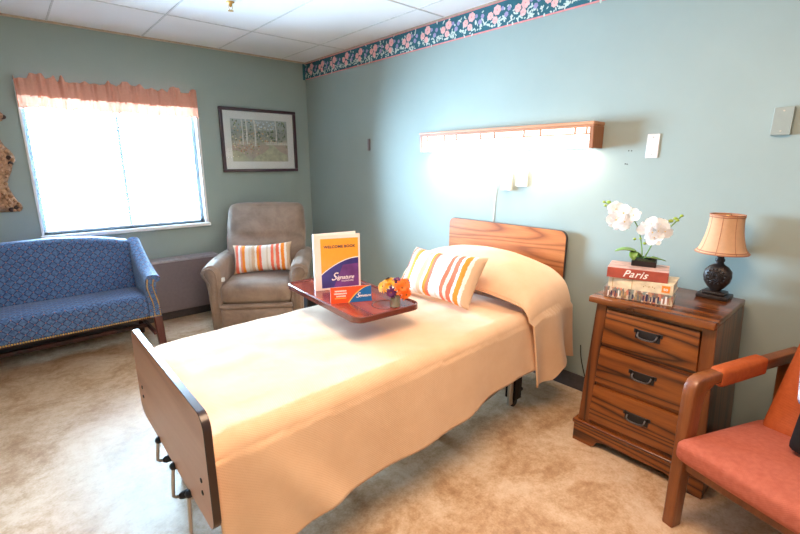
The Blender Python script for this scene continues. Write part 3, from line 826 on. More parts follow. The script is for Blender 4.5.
# three crank handles under the footboard
for (y, drop) in ((1.66, .085), (1.47, .12), (1.30, .24)):
    ck = nb()
    px0 = .285 - bx; yy = y - by; z0 = .385
    add_tube(ck, [(.36 - bx, yy, z0), (px0 - .0, yy, z0)], .008, 8)
    c_ = obj('crank', ck, M['dkmetal'], BD)
    k2 = nb(); add_ball(k2, (px0 - .004, yy, z0), .0135, 10); obj('crank_hub', k2, M['blackp'], c_)
    k3 = nb(); add_tube(k3, [(px0 - .005, yy, z0), (px0 - .012, yy, z0 - drop * .5), (px0 - .016, yy, z0 - drop + .008), (px0 - .008, yy, z0 - drop), (px0 + .004, yy, z0 - drop - .002)], .006, 8); obj('crank_arm', k3, M['chrome'], c_)
    k4 = nb(); add_lathe(k4, [(.008, 0), (.013, .01), (.015, .05), (.011, .09), (0, .093)], seg=12, mat=Matrix.Translation((px0 - .0, yy, z0 - drop - .004)) @ Matrix.Rotation(PI / 2, 4, 'Y')); obj('crank_grip', k4, M['blackp'], c_, smooth=True)

# bedspread -------------------------------------------------------------
hem_near = [(.30, .14), (.50, .215), (.66, .245), (.83, .25), (1.08, .25), (1.36, .262), (1.65, .308), (1.80, .318), (2.1, .318)]
def sect(s, yn, yf, zt, zn, zf, r=.055):
    """point on a draped cross-section at s in 0..1: far hem -> top -> near hem. returns y,z,drop(0..1),side"""
    lf = zt - zf; lt = yf - yn; ln = zt - zn
    Ltot = lf + lt + ln
    d = s * Ltot
    if d < lf - r: return yf, zf + d, 1 - d / lf, 1
    if d < lf + r:
        a = (d - (lf - r)) / (2 * r) * PI / 2
        return yf - r + r * math.cos(a), zt - r + r * math.sin(a), 0, 0
    if d < lf + lt - r: return yf - (d - lf), zt, 0, 0
    if d < lf + lt + r:
        a = (d - (lf + lt - r)) / (2 * r) * PI / 2
        return yn + r - r * math.sin(a), zt - r + r * math.cos(a), 0, 0
    e = d - lf - lt
    return yn, zt - e, e / ln, -1
NS = 150
def nz(x, y, s=1.0):
    from mathutils import noise
    return noise.noise(Vector((x * s, y * s, 0)))
def spread_main(u, s):
    x = .315 + u * (2.0 - .315)
    zn = lerp_table(hem_near, x)
    y, z, dr, sd = sect(s, 1.145 + .012 * x, 2.035 + .02 * x, .618, zn, .30)
    if sd == 0 or dr < .02:
        z += .006 * nz(x, y, 3.2) + .004 * nz(x + 5, y, 9) 
        if x < .40: z -= .02 * (1 - (x - .315) / .085)
    if sd == -1:
        k = max(0, dr) ** 1.1
        y += k * (-.035 + .007 * math.sin(x * 8 + 1.2) + .004 * math.sin(x * 21 + .4) + .008 * nz(x, 3, 4))
        y += -.03 * k * math.exp(-((x - .42 - .25 * dr) / .07) ** 2) + .018 * k * math.exp(-((x - .36) / .05) ** 2)
    if sd == 1: y += .03 * dr + .012 * dr * math.sin(x * 14)
    return Vector((x, y, z))
b = nb(); add_grid(b, spread_main, 150, NS); grid_uv(b, 150, NS, 1.69, 1.6)
BS = obj('bedspread', b, M['spread'], smooth=True, uv=False)
tag(BS, 'tan waffle bedspread spread over the bed and pillow, hanging down the near side', 'bedspread')
sm = BS.modifiers.new('thick', 'SOLIDIFY'); sm.thickness = .006; sm.offset = -1
def hump(x, y):
    fx_ = max(0, 1 - ((x - 2.12) / .26) ** 2) ** .5 if x < 2.12 else max(0, 1 - ((x - 2.12) / .36) ** 2) ** .5
    gy_ = max(0, 1 - abs((y - 1.67) / .56) ** 2.2) ** .62
    return .235 * fx_ * gy_
hem_flap = [(0, .225), (.25, .235), (.42, .30), (.6, .33), (1, .27)]
def spread_flap(u, s):
    zn = lerp_table(hem_flap, u)
    y, z, dr, sd = sect(s, 1.135, 2.10, .632, zn, .32, .06)
    x0 = 1.87 + .075 * (dr if sd == -1 else 0); x1 = 2.385 - .12 * max(0, min(1, (1.45 - y) / .3))
    if sd == -1: x1 = 2.265 + .10 * dr
    x = x0 + (x1 - x0) * u
    if sd == 0 or dr == 0:
        z += hump(x, y) + .004 * nz(x, y, 8)
        z += .004 * math.exp(-((u) / .05) ** 2)
    if sd == -1:
        hb = hump(x, 1.135) ; z += hb * max(0, 1 - dr) ** 1.5
        k = max(0, dr) ** .9
        y += k * (-.035 + .035 * math.sin(u * 9.5 + .6) * (.4 + .6 * dr) + .02 * u) - .012 * min(1, dr * 6)
        y += .05 * k * max(0, u - .6) / .4
    return Vector((x, y, z))
b = nb(); add_grid(b, spread_flap, 60, NS); grid_uv(b, 60, NS, .48, 1.7)
fl = obj('folded_top', b, M['spread'], BS, smooth=True, uv=False)
fl['label'] = 'upper part pulled over the pillow'
sm = fl.modifiers.new('thick', 'SOLIDIFY'); sm.thickness = .008; sm.offset = 0
# piped hem
b = nb(); add_tube(b, [spread_flap(0.0, .22 + .78 * k / 70) for k in range(71)], .006, 7); add_tube(b, [spread_flap(k / 30, 1.0) for k in range(31)], .006, 7)
obj('hem', b, M['spread'], BS, smooth=True)

# ------------------------------------------------------------------ overbed table
TB = thing('overbed_table', 'cherry red overbed table with rounded corners reaching over the bed', 'table', (1.205, 1.755, 0), math.radians(-4))
tz = .745
def outl(d): return RR(-.178 + d, .178 - d, -.36 + d, .36 - d, .05 - d)
b = nb(); add_prism(b, outl(.006), tz - .016, tz - .003, 'z', .002, 1); obj('tabletop', b, M['tablewood'], TB, angle=30)
b = nb()
ring_o = outl(0); ring_i = outl(.012); n = len(ring_o)
lay = [[b.verts.new((p[0], p[1], z)) for p in pts] for pts, z in ((ring_i, tz - .022), (ring_o, tz - .022), (ring_o, tz + .001), (outl(.004), tz + .004), (ring_i, tz + .001), (ring_i, tz - .022))]
for a, c in zip(lay, lay[1:]):
    for k in range(n): b.faces.new([a[k], a[(k + 1) % n], c[(k + 1) % n], c[k]])
bmesh.ops.remove_doubles(b, verts=b.verts, dist=1e-6); bmesh.ops.recalc_face_normals(b, faces=b.faces)
obj('edge_moulding', b, M['tableedge'], TB, angle=35)
b = nb(); t_ = [( .045 + .066 * math.cos(a_ / 40 * 2 * PI), -.262 + .066 * math.sin(a_ / 40 * 2 * PI), tz - .0025) for a_ in range(41)]
add_tube(b, t_, .0025, 6); obj('cup_recess_rim', b, M['tableedge'], TB, smooth=True)
b = nb(); add_box(b, -.03, .03, .0, .42, tz - .05, tz - .023, .004, 1); add_box(b, -.045, .045, .385, .435, .28, tz - .045, .006, 2); obj('column', b, M['dkmetal'], TB)
b = nb(); add_box(b, -.05, .05, .38, .44, .035, .29, .006, 2); obj('lower_column', b, M['chrome'], TB)
b = nb()
add_box(b, -.30, .30, .385, .435, .04, .075, .006, 2)
for s in (-1, 1): add_box(b, s * .28 - .02, s * .28 + .02, -.35, .44, .045, .07, .005, 1)
obj('base', b, M['dkmetal'], TB)
for s in (-1, 1):
    for y in (-.33, .41):
        b = nb(); add_lathe(b, [(0, -.01), (.02, -.01), (.0225, -.006), (.0225, .006), (.02, .01), (0, .01)], seg=16, mat=Matrix.Translation((s * .28, y, .0228)) @ Matrix.Rotation(PI / 2, 4, 'Y')); obj('caster', b, M['blackp'], TB)

# binder -------------------------------------------------------------
ZT = tz - .0025
pink_w = plain('white binder vinyl', srgb(240, 226, 216), .35, namt=.02)
orange = plain('printed orange', srgb(250, 166, 52), .4, namt=.03); navy = plain('printed indigo', srgb(62, 54, 128), .4, nscale=9, namt=.35)
whitei = plain('white print', srgb(246, 240, 238), .5, namt=.01); inkdk = plain('navy ink', srgb(60, 52, 84), .5, namt=.01)
redor = plain('printed red orange', srgb(240, 84, 34), .4, namt=.03); blue = plain('printed blue', srgb(24, 104, 172), .4, namt=.05); yel = plain('printed yellow line', srgb(250, 196, 80), .4, namt=.02)
purple = plain('printed violet haze', srgb(112, 62, 128), .4, nscale=14, namt=.3)
# front cover faces the camera
BK = thing('welcome_binder', 'white welcome binder with orange and indigo cover standing on the overbed table', 'binder', (1.102, 1.89, ZT), math.radians(-22))
bw, bh = .232, .285
b = nb(); add_box(b, 0, bw, 0, .004, 0, bh, .001, 1); obj('front_cover', b, pink_w, BK)
b = nb(); add_box(b, -.003, .0, .0, .045, 0, bh, .001, 1); obj('spine', b, pink_w, BK)
b = nb(); add_box(b, 0, bw, -.002, .002, 0, bh, .001, 1, mat=Matrix.Translation((0, .046, 0)) @ Matrix.Rotation(math.radians(9), 4, 'Z')); obj('back_cover', b, pink_w, BK)
b = nb(); add_box(b, .004, bw - .012, .012, .032, .006, bh - .01, mat=None); obj('pages', b, M['mat'], BK)
b = nb()
ix0, ix1, iz0, iz1 = .030, bw - .010, .012, bh - .020
def P2(b, pts, y, mi):
    f = b.faces.new([b.verts.new((p[0], y, p[1])) for p in pts]); f.material_index = mi; f.normal_update()
    if f.normal.y > 0: f.normal_flip()
P2(b, [(ix0, iz0), (ix1, iz0), (ix1, iz1), (ix0, iz1)], -.0006, 0)
def arc(t): return iz0 + .068 + .082 * math.sin(t * PI / 2) ** .9
A = [(ix0 + (ix1 - ix0) * k / 16, arc(k / 16)) for k in range(17)]
P2(b, [(ix0, iz0)] + [(ix1, iz0)] + [(x, z + .005) for x, z in A[::-1]], -.0009, 1)
P2(b, [(ix0, iz0)] + [(ix1, iz0)] + A[::-1], -.0012, 2)
P2(b, [(ix0 + .06, iz0), (ix1, iz0), (ix1, arc(1) - .03), (ix0 + .11, arc(.6) - .02)], -.0013, 4)
cxm = (ix0 + ix1) / 2
text_bm(b, 'WELCOME BOOK', .0195, (cxm, -.0018, iz1 - .042), (1, 0, 0), (0, 0, 1), 3, bold=.0003, space=1.05)
text_bm(b, 'S', .058, (cxm - .036, -.0018, iz0 + .055), (1, 0, 0), (0, 0, 1), 1, shear=.45, bold=.0002)
text_bm(b, 'ignature', .029, (cxm + .024, -.0018, iz0 + .050), (1, 0, 0), (0, 0, 1), 1, shear=.4, bold=.0004, space=.95)
text_bm(b, 'HealthCARE', .0125, (cxm + .036, -.0018, iz0 + .031), (1, 0, 0), (0, 0, 1), 1)
obj('cover_sheet', b, [orange, whitei, navy, inkdk, purple], BK)

CD = thing('folded_card', 'red orange and blue tent card standing in front of the binder', 'card', (1.045, 1.665, ZT), math.radians(-25))
cw, ch = .192, .075
T1 = Matrix.Rotation(math.radians(-8), 4, 'X')
b = nb(); add_box(b, 0, cw, 0, .0012, 0, ch, mat=T1); add_box(b, 0, cw, -.0012, 0, 0, ch, mat=Matrix.Translation((0, .0212, 0)) @ Matrix.Rotation(math.radians(8), 4, 'X')); obj('card_stock', b, whitei, CD)
b = nb()
P2(b, [(0, 0), (cw, 0), (cw, ch), (0, ch)], -.0008, 0)
E_ = [(.078 + .110 * (k / 10), ch * (1 - (1 - k / 10) ** 1.9)) for k in range(11)]
P2(b, [(cw, 0), (cw, ch)] + [(x, z) for x, z in E_[::-1]], -.0011, 2)
P2(b, [(x, z) for x, z in E_] + [(x + .007, z) for x, z in E_[::-1] if x + .007 <= cw + .003], -.0013, 3)
P2(b, [(cw, 0), (cw, ch * .97)] + [(min(cw, x + .006), z * .985) for x, z in E_[::-1]], -.0015, 1)
for k, (xa, xb_) in enumerate(((.020, .072), (.016, .076), (.026, .066))):
    xq = xa
    while xq < xb_: add_box(b, xq, xq + .0035, -.0018, -.0012, ch - .022 - k * .012, ch - .0155 - k * .012, mi=4); xq += .0050
add_box(b, .018, .072, -.0018, -.0012, ch - .054, ch - .051, mi=3)
text_bm(b, 'S', .034, (.125, -.002, .030), (1, 0, 0), (0, 0, 1), 4, shear=.45); text_bm(b, 'ignature', .017, (.160, -.002, .028), (1, 0, 0), (0, 0, 1), 4, shear=.4, bold=.0003)
o = obj('printed_face', b, [redor, blue, yel, yel, whitei], CD); o.rotation_euler = (math.radians(-8), 0, 0)

# vase with flowers ----------------------------------------------------
VS = thing('flower_vase', 'small clear glass vase on the front corner of the overbed table', 'vase', (1.245, 1.445, ZT))
b = nb(); add_lathe(b, [(0, 0), (.022, 0), (.0235, .004), (.021, .03), (.024, .06), (.022, .06), (.019, .03), (.019, .008), (0, .008)], seg=24); obj('glass_body', b, M['vase'], VS, smooth=True)
b = nb(); add_lathe(b, [(0, .009), (.0185, .009), (.018, .035), (0, .035)], seg=20); obj('water', b, mk_glass('green tinted water', (.92, .94, .80, 1)), VS)
BQ = thing('flower_bouquet', 'bunch of orange, yellow and purple daisy flowers standing in the glass vase', 'flowers', (1.245, 1.445, ZT + .01))
stemm = plain('green stems', srgb(92, 116, 48), .6)
fm = {'o': plain('orange petals', srgb(246, 112, 30), .6, namt=.2), 'y': plain('yellow petals', srgb(250, 178, 52), .6, namt=.2), 'p': plain('purple petals', srgb(96, 36, 92), .6, namt=.25), 'c': plain('flower centre', srgb(140, 84, 24), .7)}
heads = [('y', (-.050, -.004, .084), .036, (-.7, -.5, .5)), ('y', (-.030, .018, .098), .034, (-.4, -.3, .8)), ('y', (-.062, .02, .078), .028, (-.9, -.3, .3)), ('o', (.030, -.030, .085), .040, (.3, -.8, .4)), ('o', (.044, -.006, .098), .034, (.5, -.5, .6)),
         ('p', (-.016, -.034, .066), .028, (-.2, -.9, .1)), ('p', (.010, .0, .112), .024, (0, -.3, 1)), ('p', (.055, .02, .10), .026, (.8, .0, .5)), ('y', (.004, -.010, .100), .026, (0, -.6, .8)), ('o', (.048, -.038, .058), .030, (.5, -.8, -.1)), ('p', (-.03, .03, .108), .020, (-.2, .4, 1))]
rq = random.Random(2)
RZ = Matrix.Rotation(math.radians(-41), 3, 'Z')
for (cc, p, r, nn) in heads:
    p = RZ @ Vector(p); nn = (RZ @ Vector(nn)).normalized()
    b = nb(); Q = nn.to_track_quat('Z', 'Y').to_matrix().to_4x4(); Q.translation = p
    for layer, (k_, sc, tilt) in enumerate(((13, 1.0, .1), (11, .78, .35), (8, .5, .6))):
        for k in range(k_):
            a = 2 * PI * k / k_ + rq.uniform(-.1, .1); l = r * sc * rq.uniform(.88, 1.08); wd = r * .16
            vs = []
            for (d, ww) in ((.08, .4), (.45, 1), (.8, .85), (1.0, .1)):
                for sgn in (-1, 1):
                    v = Vector((math.cos(a) * l * d - sgn * math.sin(a) * wd * ww, math.sin(a) * l * d + sgn * math.cos(a) * wd * ww, l * d * tilt + .002 * layer - .15 * l * d * d))
                    vs.append(b.verts.new(Q @ v))
            for q in range(3): b.faces.new([vs[2 * q], vs[2 * q + 1], vs[2 * q + 3], vs[2 * q + 2]])
    fo = obj('flower_head', b, fm[cc], BQ, smooth=True)
    b = nb(); add_ball(b, p + nn * .004, r * .16, 8); obj('flower_centre', b, fm['c'], fo)
    b = nb(); add_tube(b, smooth_path([p, Vector((p.x * .22, p.y * .22, .056)), Vector((p.x * .16, p.y * .16, .03)), Vector((p.x * .12, p.y * .12, .002))], 4), .0013, 5); obj('stem', b, stemm, BQ)

# ------------------------------------------------------------------ dresser
DR = thing('nightstand', 'dark oak three drawer nightstand against the right wall', 'nightstand', (2.23, .63, 0))
dx, dy = 2.23, .63
xf = 1.998 - dx; xb = 2.438 - dx
def side_y(z, s): # outer edge of the case, splayed toward the floor
    return s * (.234 + .034 * (1 - min(1, max(0, (z - .12) / .62))))
b = nb(); add_box(b, xf - .038, xb - .004, -.236, .263, .746, .776, .006, 2); obj('top', b, M['dresser_top'], DR, angle=40)
for s in (-1, 1):
    b = nb(); o_ = [(side_y(.74, s), .746), (side_y(.12, s), .12), (side_y(.12, s) - s * .02, .12), (side_y(.74, s) - s * .02, .746)]
    add_prism(b, o_, xf + .02, xb, 'x', .001, 1); obj('side_panel', b, M['dresser_v'], DR)
    b = nb(); o_ = [(side_y(.74, s) + s * .002, .746), (side_y(.12, s) + s * .002, .12), (side_y(.12, s) - s * .062, .12), (side_y(.74, s) - s * .045, .746)]
    add_prism(b, o_, xf - .003, xf + .022, 'x', .002, 1); obj('front_stile', b, M['dresser_v'], DR)
b = nb(); add_box(b, xb - .012, xb - .002, -.22, .22, .12, .74); obj('back_panel', b, M['dresser_v'], DR)
b = nb()
for z in (.728, .535, .335, .118): add_box(b, xf + .002, xf + .02, -.235, .235, z - .006, z + .014)
obj('front_rails', b, M['dresser'], DR)
b = nb(); add_box(b, xf + .03, xf + .04, -.22, .22, .13, .73); obj('dust_panel', b, M['dkmetal'], DR)
for (z0, z1) in ((.552, .722), (.352, .532), (.142, .332)):
    h0 = abs(side_y(z0, 1)) - .050; h1 = abs(side_y(z1, 1)) - .050
    b = nb(); add_prism(b, [(-h0, z0), (h0, z0), (h1, z1), (-h1, z1)], xf - .012, xf + .012, 'x', .004, 2); D_ = obj('drawer', b, M['dresser'], DR, angle=40)
    zc = (z0 + z1) / 2 + .012
    b = nb(); add_box(b, xf - .0165, xf - .0125, -.050, .050, zc - .023, zc + .017, .001, 1)
    for s in (-1, 1): add_box(b, xf - .0165, xf - .0125, s * .05 - .008, s * .05 + .008, zc + .002, zc + .019, .001, 1)
    H_ = obj('handle', b, M['blackp'], D_)
    b = nb(); add_tube(b, smooth_path([(xf - .018, -.038, zc + .006), (xf - .030, -.036, zc - .006), (xf - .032, -.022, zc - .016), (xf - .032, .022, zc - .016), (xf - .030, .036, zc - .006), (xf - .018, .038, zc + .006)], 5), .004, 8)
    # bail swings from the plate: same handle
    me_bail = obj('handle_bail', b, plain('dark pewter bail', srgb(84, 80, 80), .35, .6) if z0 > .5 else bpy.data.materials['dark pewter bail'], D_, smooth=True)
b = nb()
base_o = [(-.285, 0), (-.285, .10), (-.278, .115), (.278, .115), (.285, .10), (.285, 0), (.19, 0), (.175, .012), (.165, .035), (.135, .045), (-.135, .045), (-.165, .035), (-.175, .012), (-.19, 0)]
add_prism(b, base_o, xf - .010, xf + .010, 'x', .002, 1)
for s in (-1, 1): add_box(b, xf, xb, s * .272 - .013, s * .272 + .013, 0, .115, .003, 1)
obj('plinth', b, M['dresser'], DR, angle=40)
b = nb(); add_box(b, xf - .018, xb, -.292, .292, .095, .118, .008, 3); obj('base_moulding', b, M['dresser_top'], DR, angle=40)

# ------------------------------------------------------------------ books
paper = plain('book page block', srgb(232, 220, 204), .8, nscale=200, namt=.1)
def mosaic(name, cols, sx=40, sy=8):
    t = NT(name); v = t.coord('Object'); mp = t.new('ShaderNodeMapping'); mp.inputs['Scale'].default_value = (1, sx, sy); t.link(v, mp.inputs[0])
    vo = t.new('ShaderNodeTexVoronoi'); vo.inputs['Scale'].default_value = 1.6; t.link(mp.outputs[0], vo.inputs['Vector'])
    sp_ = t.new('ShaderNodeSeparateColor'); t.link(vo.outputs['Color'], sp_.inputs[0])
    st = [(k / len(cols), c) for k, c in enumerate(cols)]
    n = t.noise(v, 70, 3); base = t.ramp(sp_.outputs[0], st, 'CONSTANT')
    t.col(t.mix(t.math('MULTIPLY', n, .5), base, srgb(210, 190, 165))); t.set(Roughness=.5); return t.m
coverA = plain('brick red book cover', srgb(168, 78, 62), .5, nscale=18, namt=.18)
coverAt = plain('faded rose cover art', srgb(206, 168, 156), .5, nscale=25, namt=.3)
coverB = plain('cream map print cover', srgb(222, 204, 172), .5, nscale=22, namt=.25)
coverC = mosaic('photo mosaic cover', [srgb(150, 70, 50), srgb(214, 196, 170), srgb(70, 78, 84), srgb(190, 130, 90), srgb(226, 214, 196), srgb(112, 58, 48), srgb(96, 128, 128), srgb(206, 108, 78)], 60, 26)
orl = plain('orange square emblem', srgb(240, 138, 48), .5, namt=.02)
def book(name, label, x, y, z, rz, L_, D_, T_, mats, deco):
    r = thing(name, label, 'book', (x, y, z), rz, 'books stacked on the nightstand')
    b = nb()   # spine faces -x; spine along y, length L_; depth +x
    c = .003
    add_box(b, 0, D_, -L_ / 2, L_ / 2, 0, c, .0008, 1); add_box(b, 0, D_, -L_ / 2, L_ / 2, T_ - c, T_, .0008, 1, mi=1)
    add_box(b, -.002, .002, -L_ / 2, L_ / 2, 0, T_, .0015, 2)
    obj('cover', b, mats, r)
    b = nb(); add_box(b, .002, D_ - .004, -L_ / 2 + .004, L_ / 2 - .004, c, T_ - c); obj('page_block', b, paper, r)
    b = nb(); deco(b, L_, D_, T_)
    obj('cover_print', b, [whitei, orl, plain('tan print', srgb(176, 146, 104), .6, nscale=60, namt=.4), inkdk], r)
    return r
def decoA(b, L_, D_, T_): text_bm(b, 'Paris', .044, (-.0028, .008, T_ * .5), (0, -1, 0), (0, 0, 1), 0, shear=.42, bold=.0006, space=1.12)
def decoB(b, L_, D_, T_):
    add_box(b, -.0026, -.0018, -L_ / 2 + .012, -L_ / 2 + .043, T_ * .5 - .015, T_ * .5 + .015, mi=1, mat=None)
    add_box(b, -.0026, -.0018, .03, .032, .002, T_ - .002, mi=2)
    text_bm(b, 'to', .02, (-.003, -L_ / 2 + .0275, T_ * .5), (0, -1, 0), (0, 0, 1), 0, bold=.0003)
    for k in range(7): add_box(b, -.0026, -.0018, -.06 + k * .007, -.056 + k * .007, T_ * .42 + .003 * (k % 3), T_ * .52 + .004 * (k % 2), mi=2)
    add_box(b, -.0026, -.0018, L_ / 2 - .02, L_ / 2 - .017, .002, T_ - .002, mi=2)
def decoC(b, L_, D_, T_):
    rr = random.Random(4)
    for k in range(18):
        y0 = -L_ / 2 + .008 + k * (L_ - .016) / 18
        add_box(b, -.0026, -.0018, y0, y0 + rr.uniform(.004, .010), .006, T_ - rr.uniform(.006, .02), mi=rr.choice((0, 2, 3, 2)))
book('book', 'photo collage patterned book at the bottom of the stack on the nightstand', 2.035, .712, .7765, math.radians(13), .275, .19, .047, [coverC, coverC], decoC)
book('book', 'cream map patterned book with orange square in the middle of the stack', 2.040, .708, .824, math.radians(10), .258, .165, .048, [coverB, coverB], decoB)
book('book', 'brick red book with white Paris lettering on top of the stack', 2.030, .722, .8725, math.radians(17), .240, .16, .046, [coverA, coverAt], decoA)

# ------------------------------------------------------------------ orchid
OR = thing('potted_orchid', 'white orchid with two flower stems in a low black square pot on the books', 'potted plant', (2.150, .740, .919), math.radians(17))
b = nb(); add_prism(b, [(-.042, 0), (.042, 0), (.052, .026), (-.052, .026)], -.05, .05, 'y', .002, 1); obj('pot', b, M['blackp'], OR)
b = nb(); add_puff(b, -.048, .048, -.046, .046, .020, .032, .006, (0, 0, .004), 6); obj('moss', b, plain('dark moss', srgb(44, 50, 30), .9, nscale=80, namt=.5), OR)
leafm = plain('orchid leaf green', srgb(112, 148, 66), .35, nscale=12, namt=.2); budm = plain('orchid bud green', srgb(150, 172, 62), .45); petm = translucent('white orchid petal', srgb(252, 251, 252), .3)
yelc = plain('orchid throat', srgb(232, 206, 130), .6)
def leaf(pts, w):
    P = smooth_path(pts, 6); b = nb(); rows = []
    for i, p in enumerate(P):
        t = i / (len(P) - 1); ww = w * math.sin(PI * min(1, t * .92 + .06)) ** .7
        d = (P[min(i + 1, len(P) - 1)] - P[max(i - 1, 0)]).normalized(); s = d.cross(Vector((0, 0, 1))).normalized()
        up = s.cross(d)
        rows.append([b.verts.new(p + s * ww * q + up * abs(q) * ww * .25) for q in (-1, -.5, 0, .5, 1)])
    for a, c in zip(rows, rows[1:]):
        for k in range(4): b.faces.new([a[k], a[k + 1], c[k + 1], c[k]])
    o = obj('leaf', b, leafm, OR, smooth=True); m_ = o.modifiers.new('t', 'SOLIDIFY'); m_.thickness = .002; return o
leaf([(0, .01, .025), (-.012, .04, .058), (-.02, .085, .066), (-.024, .125, .056)], .034)
leaf([(0, -.0, .025), (-.03, -.02, .042), (-.03, -.05, .040), (-.02, -.085, .032)], .020)
leaf([(0, .02, .025), (-.03, .04, .060), (-.05, .045, .045), (-.06, .04, .03)], .018)
def orch_world(pw_):  # world -> local of the orchid empty
    return Matrix.Rotation(math.radians(-17), 4, 'Z') @ (Vector(pw_) - Vector((2.150, .740, .919)))
st1 = [orch_world(p) for p in [(2.135, .745, .945), (2.14, .755, 1.00), (2.15, .778, 1.07), (2.155, .81, 1.12), (2.15, .855, 1.158), (2.145, .90, 1.18), (2.14, .945, 1.193)]]
st2 = [orch_world(p) for p in [(2.135, .74, .945), (2.14, .725, .99), (2.15, .705, 1.045), (2.155, .68, 1.08), (2.155, .65, 1.11), (2.155, .618, 1.155)]]
for st in (st1, st2):
    b = nb(); add_tube(b, smooth_path(st, 5), .0028, 7); obj('stem', b, leafm, OR, smooth=True)
def orchid(p, r, nn, roll):
    r *= 1.18; p = Vector(p); nn = Vector(nn).normalized(); Q = nn.to_track_quat('Z', 'Y').to_matrix().to_4x4() @ Matrix.Rotation(roll, 4, 'Z'); Q.translation = p
    b = nb()
    for (a, l, w_, cup) in ((90, 1.0, .42, .10), (210, .95, .40, .10), (330, .95, .40, .10), (20, 1.0, .62, .22), (160, 1.0, .62, .22)):
        a = math.radians(a); rows = []
        for t in (0.04, .25, .5, .75, .93, 1.0):
            ww = w_ * r * math.sin(PI * min(.97, t * .82 + .1)) ** .8 * (1 if t < 1 else .45)
            rows.append([b.verts.new(Q @ Vector((math.cos(a) * l * r * t - q * math.sin(a) * ww, math.sin(a) * l * r * t + q * math.cos(a) * ww, r * (cup * t - .22 * t * t + .10 * q * q + .04 * math.sin(q * 5 + t * 6))))) for q in (-1, -.5, 0, .5, 1)])
        for c, d in zip(rows, rows[1:]):
            for k in range(4): b.faces.new([c[k], c[k + 1], d[k + 1], d[k]])
    fo = obj('flower', b, petm, OR, smooth=True)
    b = nb(); add_ball(b, p + nn * r * .06, r * .09, 7); obj('throat', b, yelc, fo)
ow = lambda p: orch_world(p)
N_ = [(-1, -.4, .3), (-.9, .3, .2), (-1, -.2, -.3), (-.8, -.7, .1), (-1, .3, .5)]
for i, (p, r) in enumerate([((2.13, .885, 1.165), .034), ((2.125, .845, 1.150), .036), ((2.12, .875, 1.118), .038), ((2.115, .835, 1.112), .036), ((2.125, .80, 1.145), .028), ((2.12, .86, 1.090), .024)]):
    orchid(ow(p), r, N_[i % 5], i * 1.3)
for i, (p, r) in enumerate([((2.13, .745, 1.088), .032), ((2.125, .715, 1.075), .036), ((2.12, .70, 1.055), .034), ((2.13, .685, 1.105), .033), ((2.125, .72, 1.112), .030), ((2.13, .665, 1.085), .028), ((2.12, .69, 1.085), .03)]):
    orchid(ow(p), r, N_[(i + 2) % 5], i * 1.7 + .5)
for p, r in (((2.14, .948, 1.194), .006), ((2.14, .925, 1.195), .008), ((2.142, .915, 1.180), .007), ((2.14, .94, 1.178), .006), ((2.155, .618, 1.156), .006), ((2.155, .64, 1.142), .007), ((2.152, .655, 1.13), .008), ((2.15, .63, 1.135), .006), ((2.14, .79, 1.035), .006), ((2.14, .765, 1.04), .005), ((2.14, .745, 1.02), .006), ((2.14, .735, 1.03), .005)):
    b = nb(); add_ball(b, ow(p), r, 8, 0, (1, 1.3, 1)); obj('bud', b, budm, OR, smooth=True)

# ------------------------------------------------------------------ table lamp
LP = thing('table_lamp', 'small table lamp with peach bell shade and carved dark base on the nightstand', 'lamp', (2.365, .500, .7765))
dkb = plain('dark bronze carved resin', srgb(38, 27, 22), .42, .0, nscale=70, namt=.4, bump=.5)
b = nb(); add_box(b, -.052, .052, -.062, .062, 0, .018, .004, 2); add_box(b, -.038, .038, -.045, .045, .018, .032, .006, 2); obj('foot', b, dkb, LP, angle=40)
prof_l = [(0, .03), (.02, .03), (.022, .038), (.034, .05), (.05, .075), (.055, .10), (.052, .125), (.036, .145), (.020, .155), (.015, .165), (.019, .17), (.019, .178), (.014, .183), (.013, .205), (.0, .205)]
b = nb()
add_lathe(b, prof_l, seg=32, sq=2.6, mat=Matrix.Diagonal((.62, 1, 1, 1)))
obj('body', b, dkb, LP, smooth=True)
b = nb()
for s in (-1,):
    for k in range(16):
        a = 2 * PI * k / 16
        add_ball(b, (-.0345 + .002, .036 * math.cos(a), .102 + .034 * math.sin(a)), .0045, 6)
    for k in range(9):
        a = 2 * PI * k / 9; pth = [(-.036, (.006 + q * .006) * math.cos(a + q * .5), .102 + (.006 + q * .006) * math.sin(a + q * .5)) for q in range(5)]
        add_tube(b, pth, .0022, 5)
obj('carved_medallion', b, dkb, LP, smooth=True)
b = nb()
def shade_prof(t): return .100 - .048 * t ** .62 + .012 * t ** 3
rows = []; SG = 48
def shf(u, v):
    a = u * 2 * PI; r = shade_prof(v) * (1 + .012 * abs(math.sin(a * 4)))
    return (r * math.cos(a), r * math.sin(a), (.210 + .168 * v))
add_grid(b, shf, 48, 14); bmesh.ops.remove_doubles(b, verts=b.verts, dist=1e-5)
o = obj('lamp_shade', b, M['shade'], LP, smooth=True); m_ = o.modifiers.new('t', 'SOLIDIFY'); m_.thickness = .0015
b = nb()
for v in (0.0, 0.05, .95, 1.0): add_tube(b, [Vector(shf(k / 48, v)) * 1.0 for k in range(49)], .0028, 6)
for k in range(8): add_tube(b, [Vector(shf(k / 8, q / 10)) * 1.0 for q in range(11)], .0012, 5)
obj('shade_braid', b, M['shadetrim'], LP, smooth=True)
b = nb(); add_tube(b, [(0, 0, .20), (0, 0, .368)], .003, 6)
for k in range(3): add_tube(b, [(0, 0, .363), (.060 * math.cos(k * 2.1), .062 * math.sin(k * 2.1), .376)], .0015, 5)
add_ball(b, (0, 0, .373), .007, 8); obj('harp', b, M['brass'], LP, smooth=True)

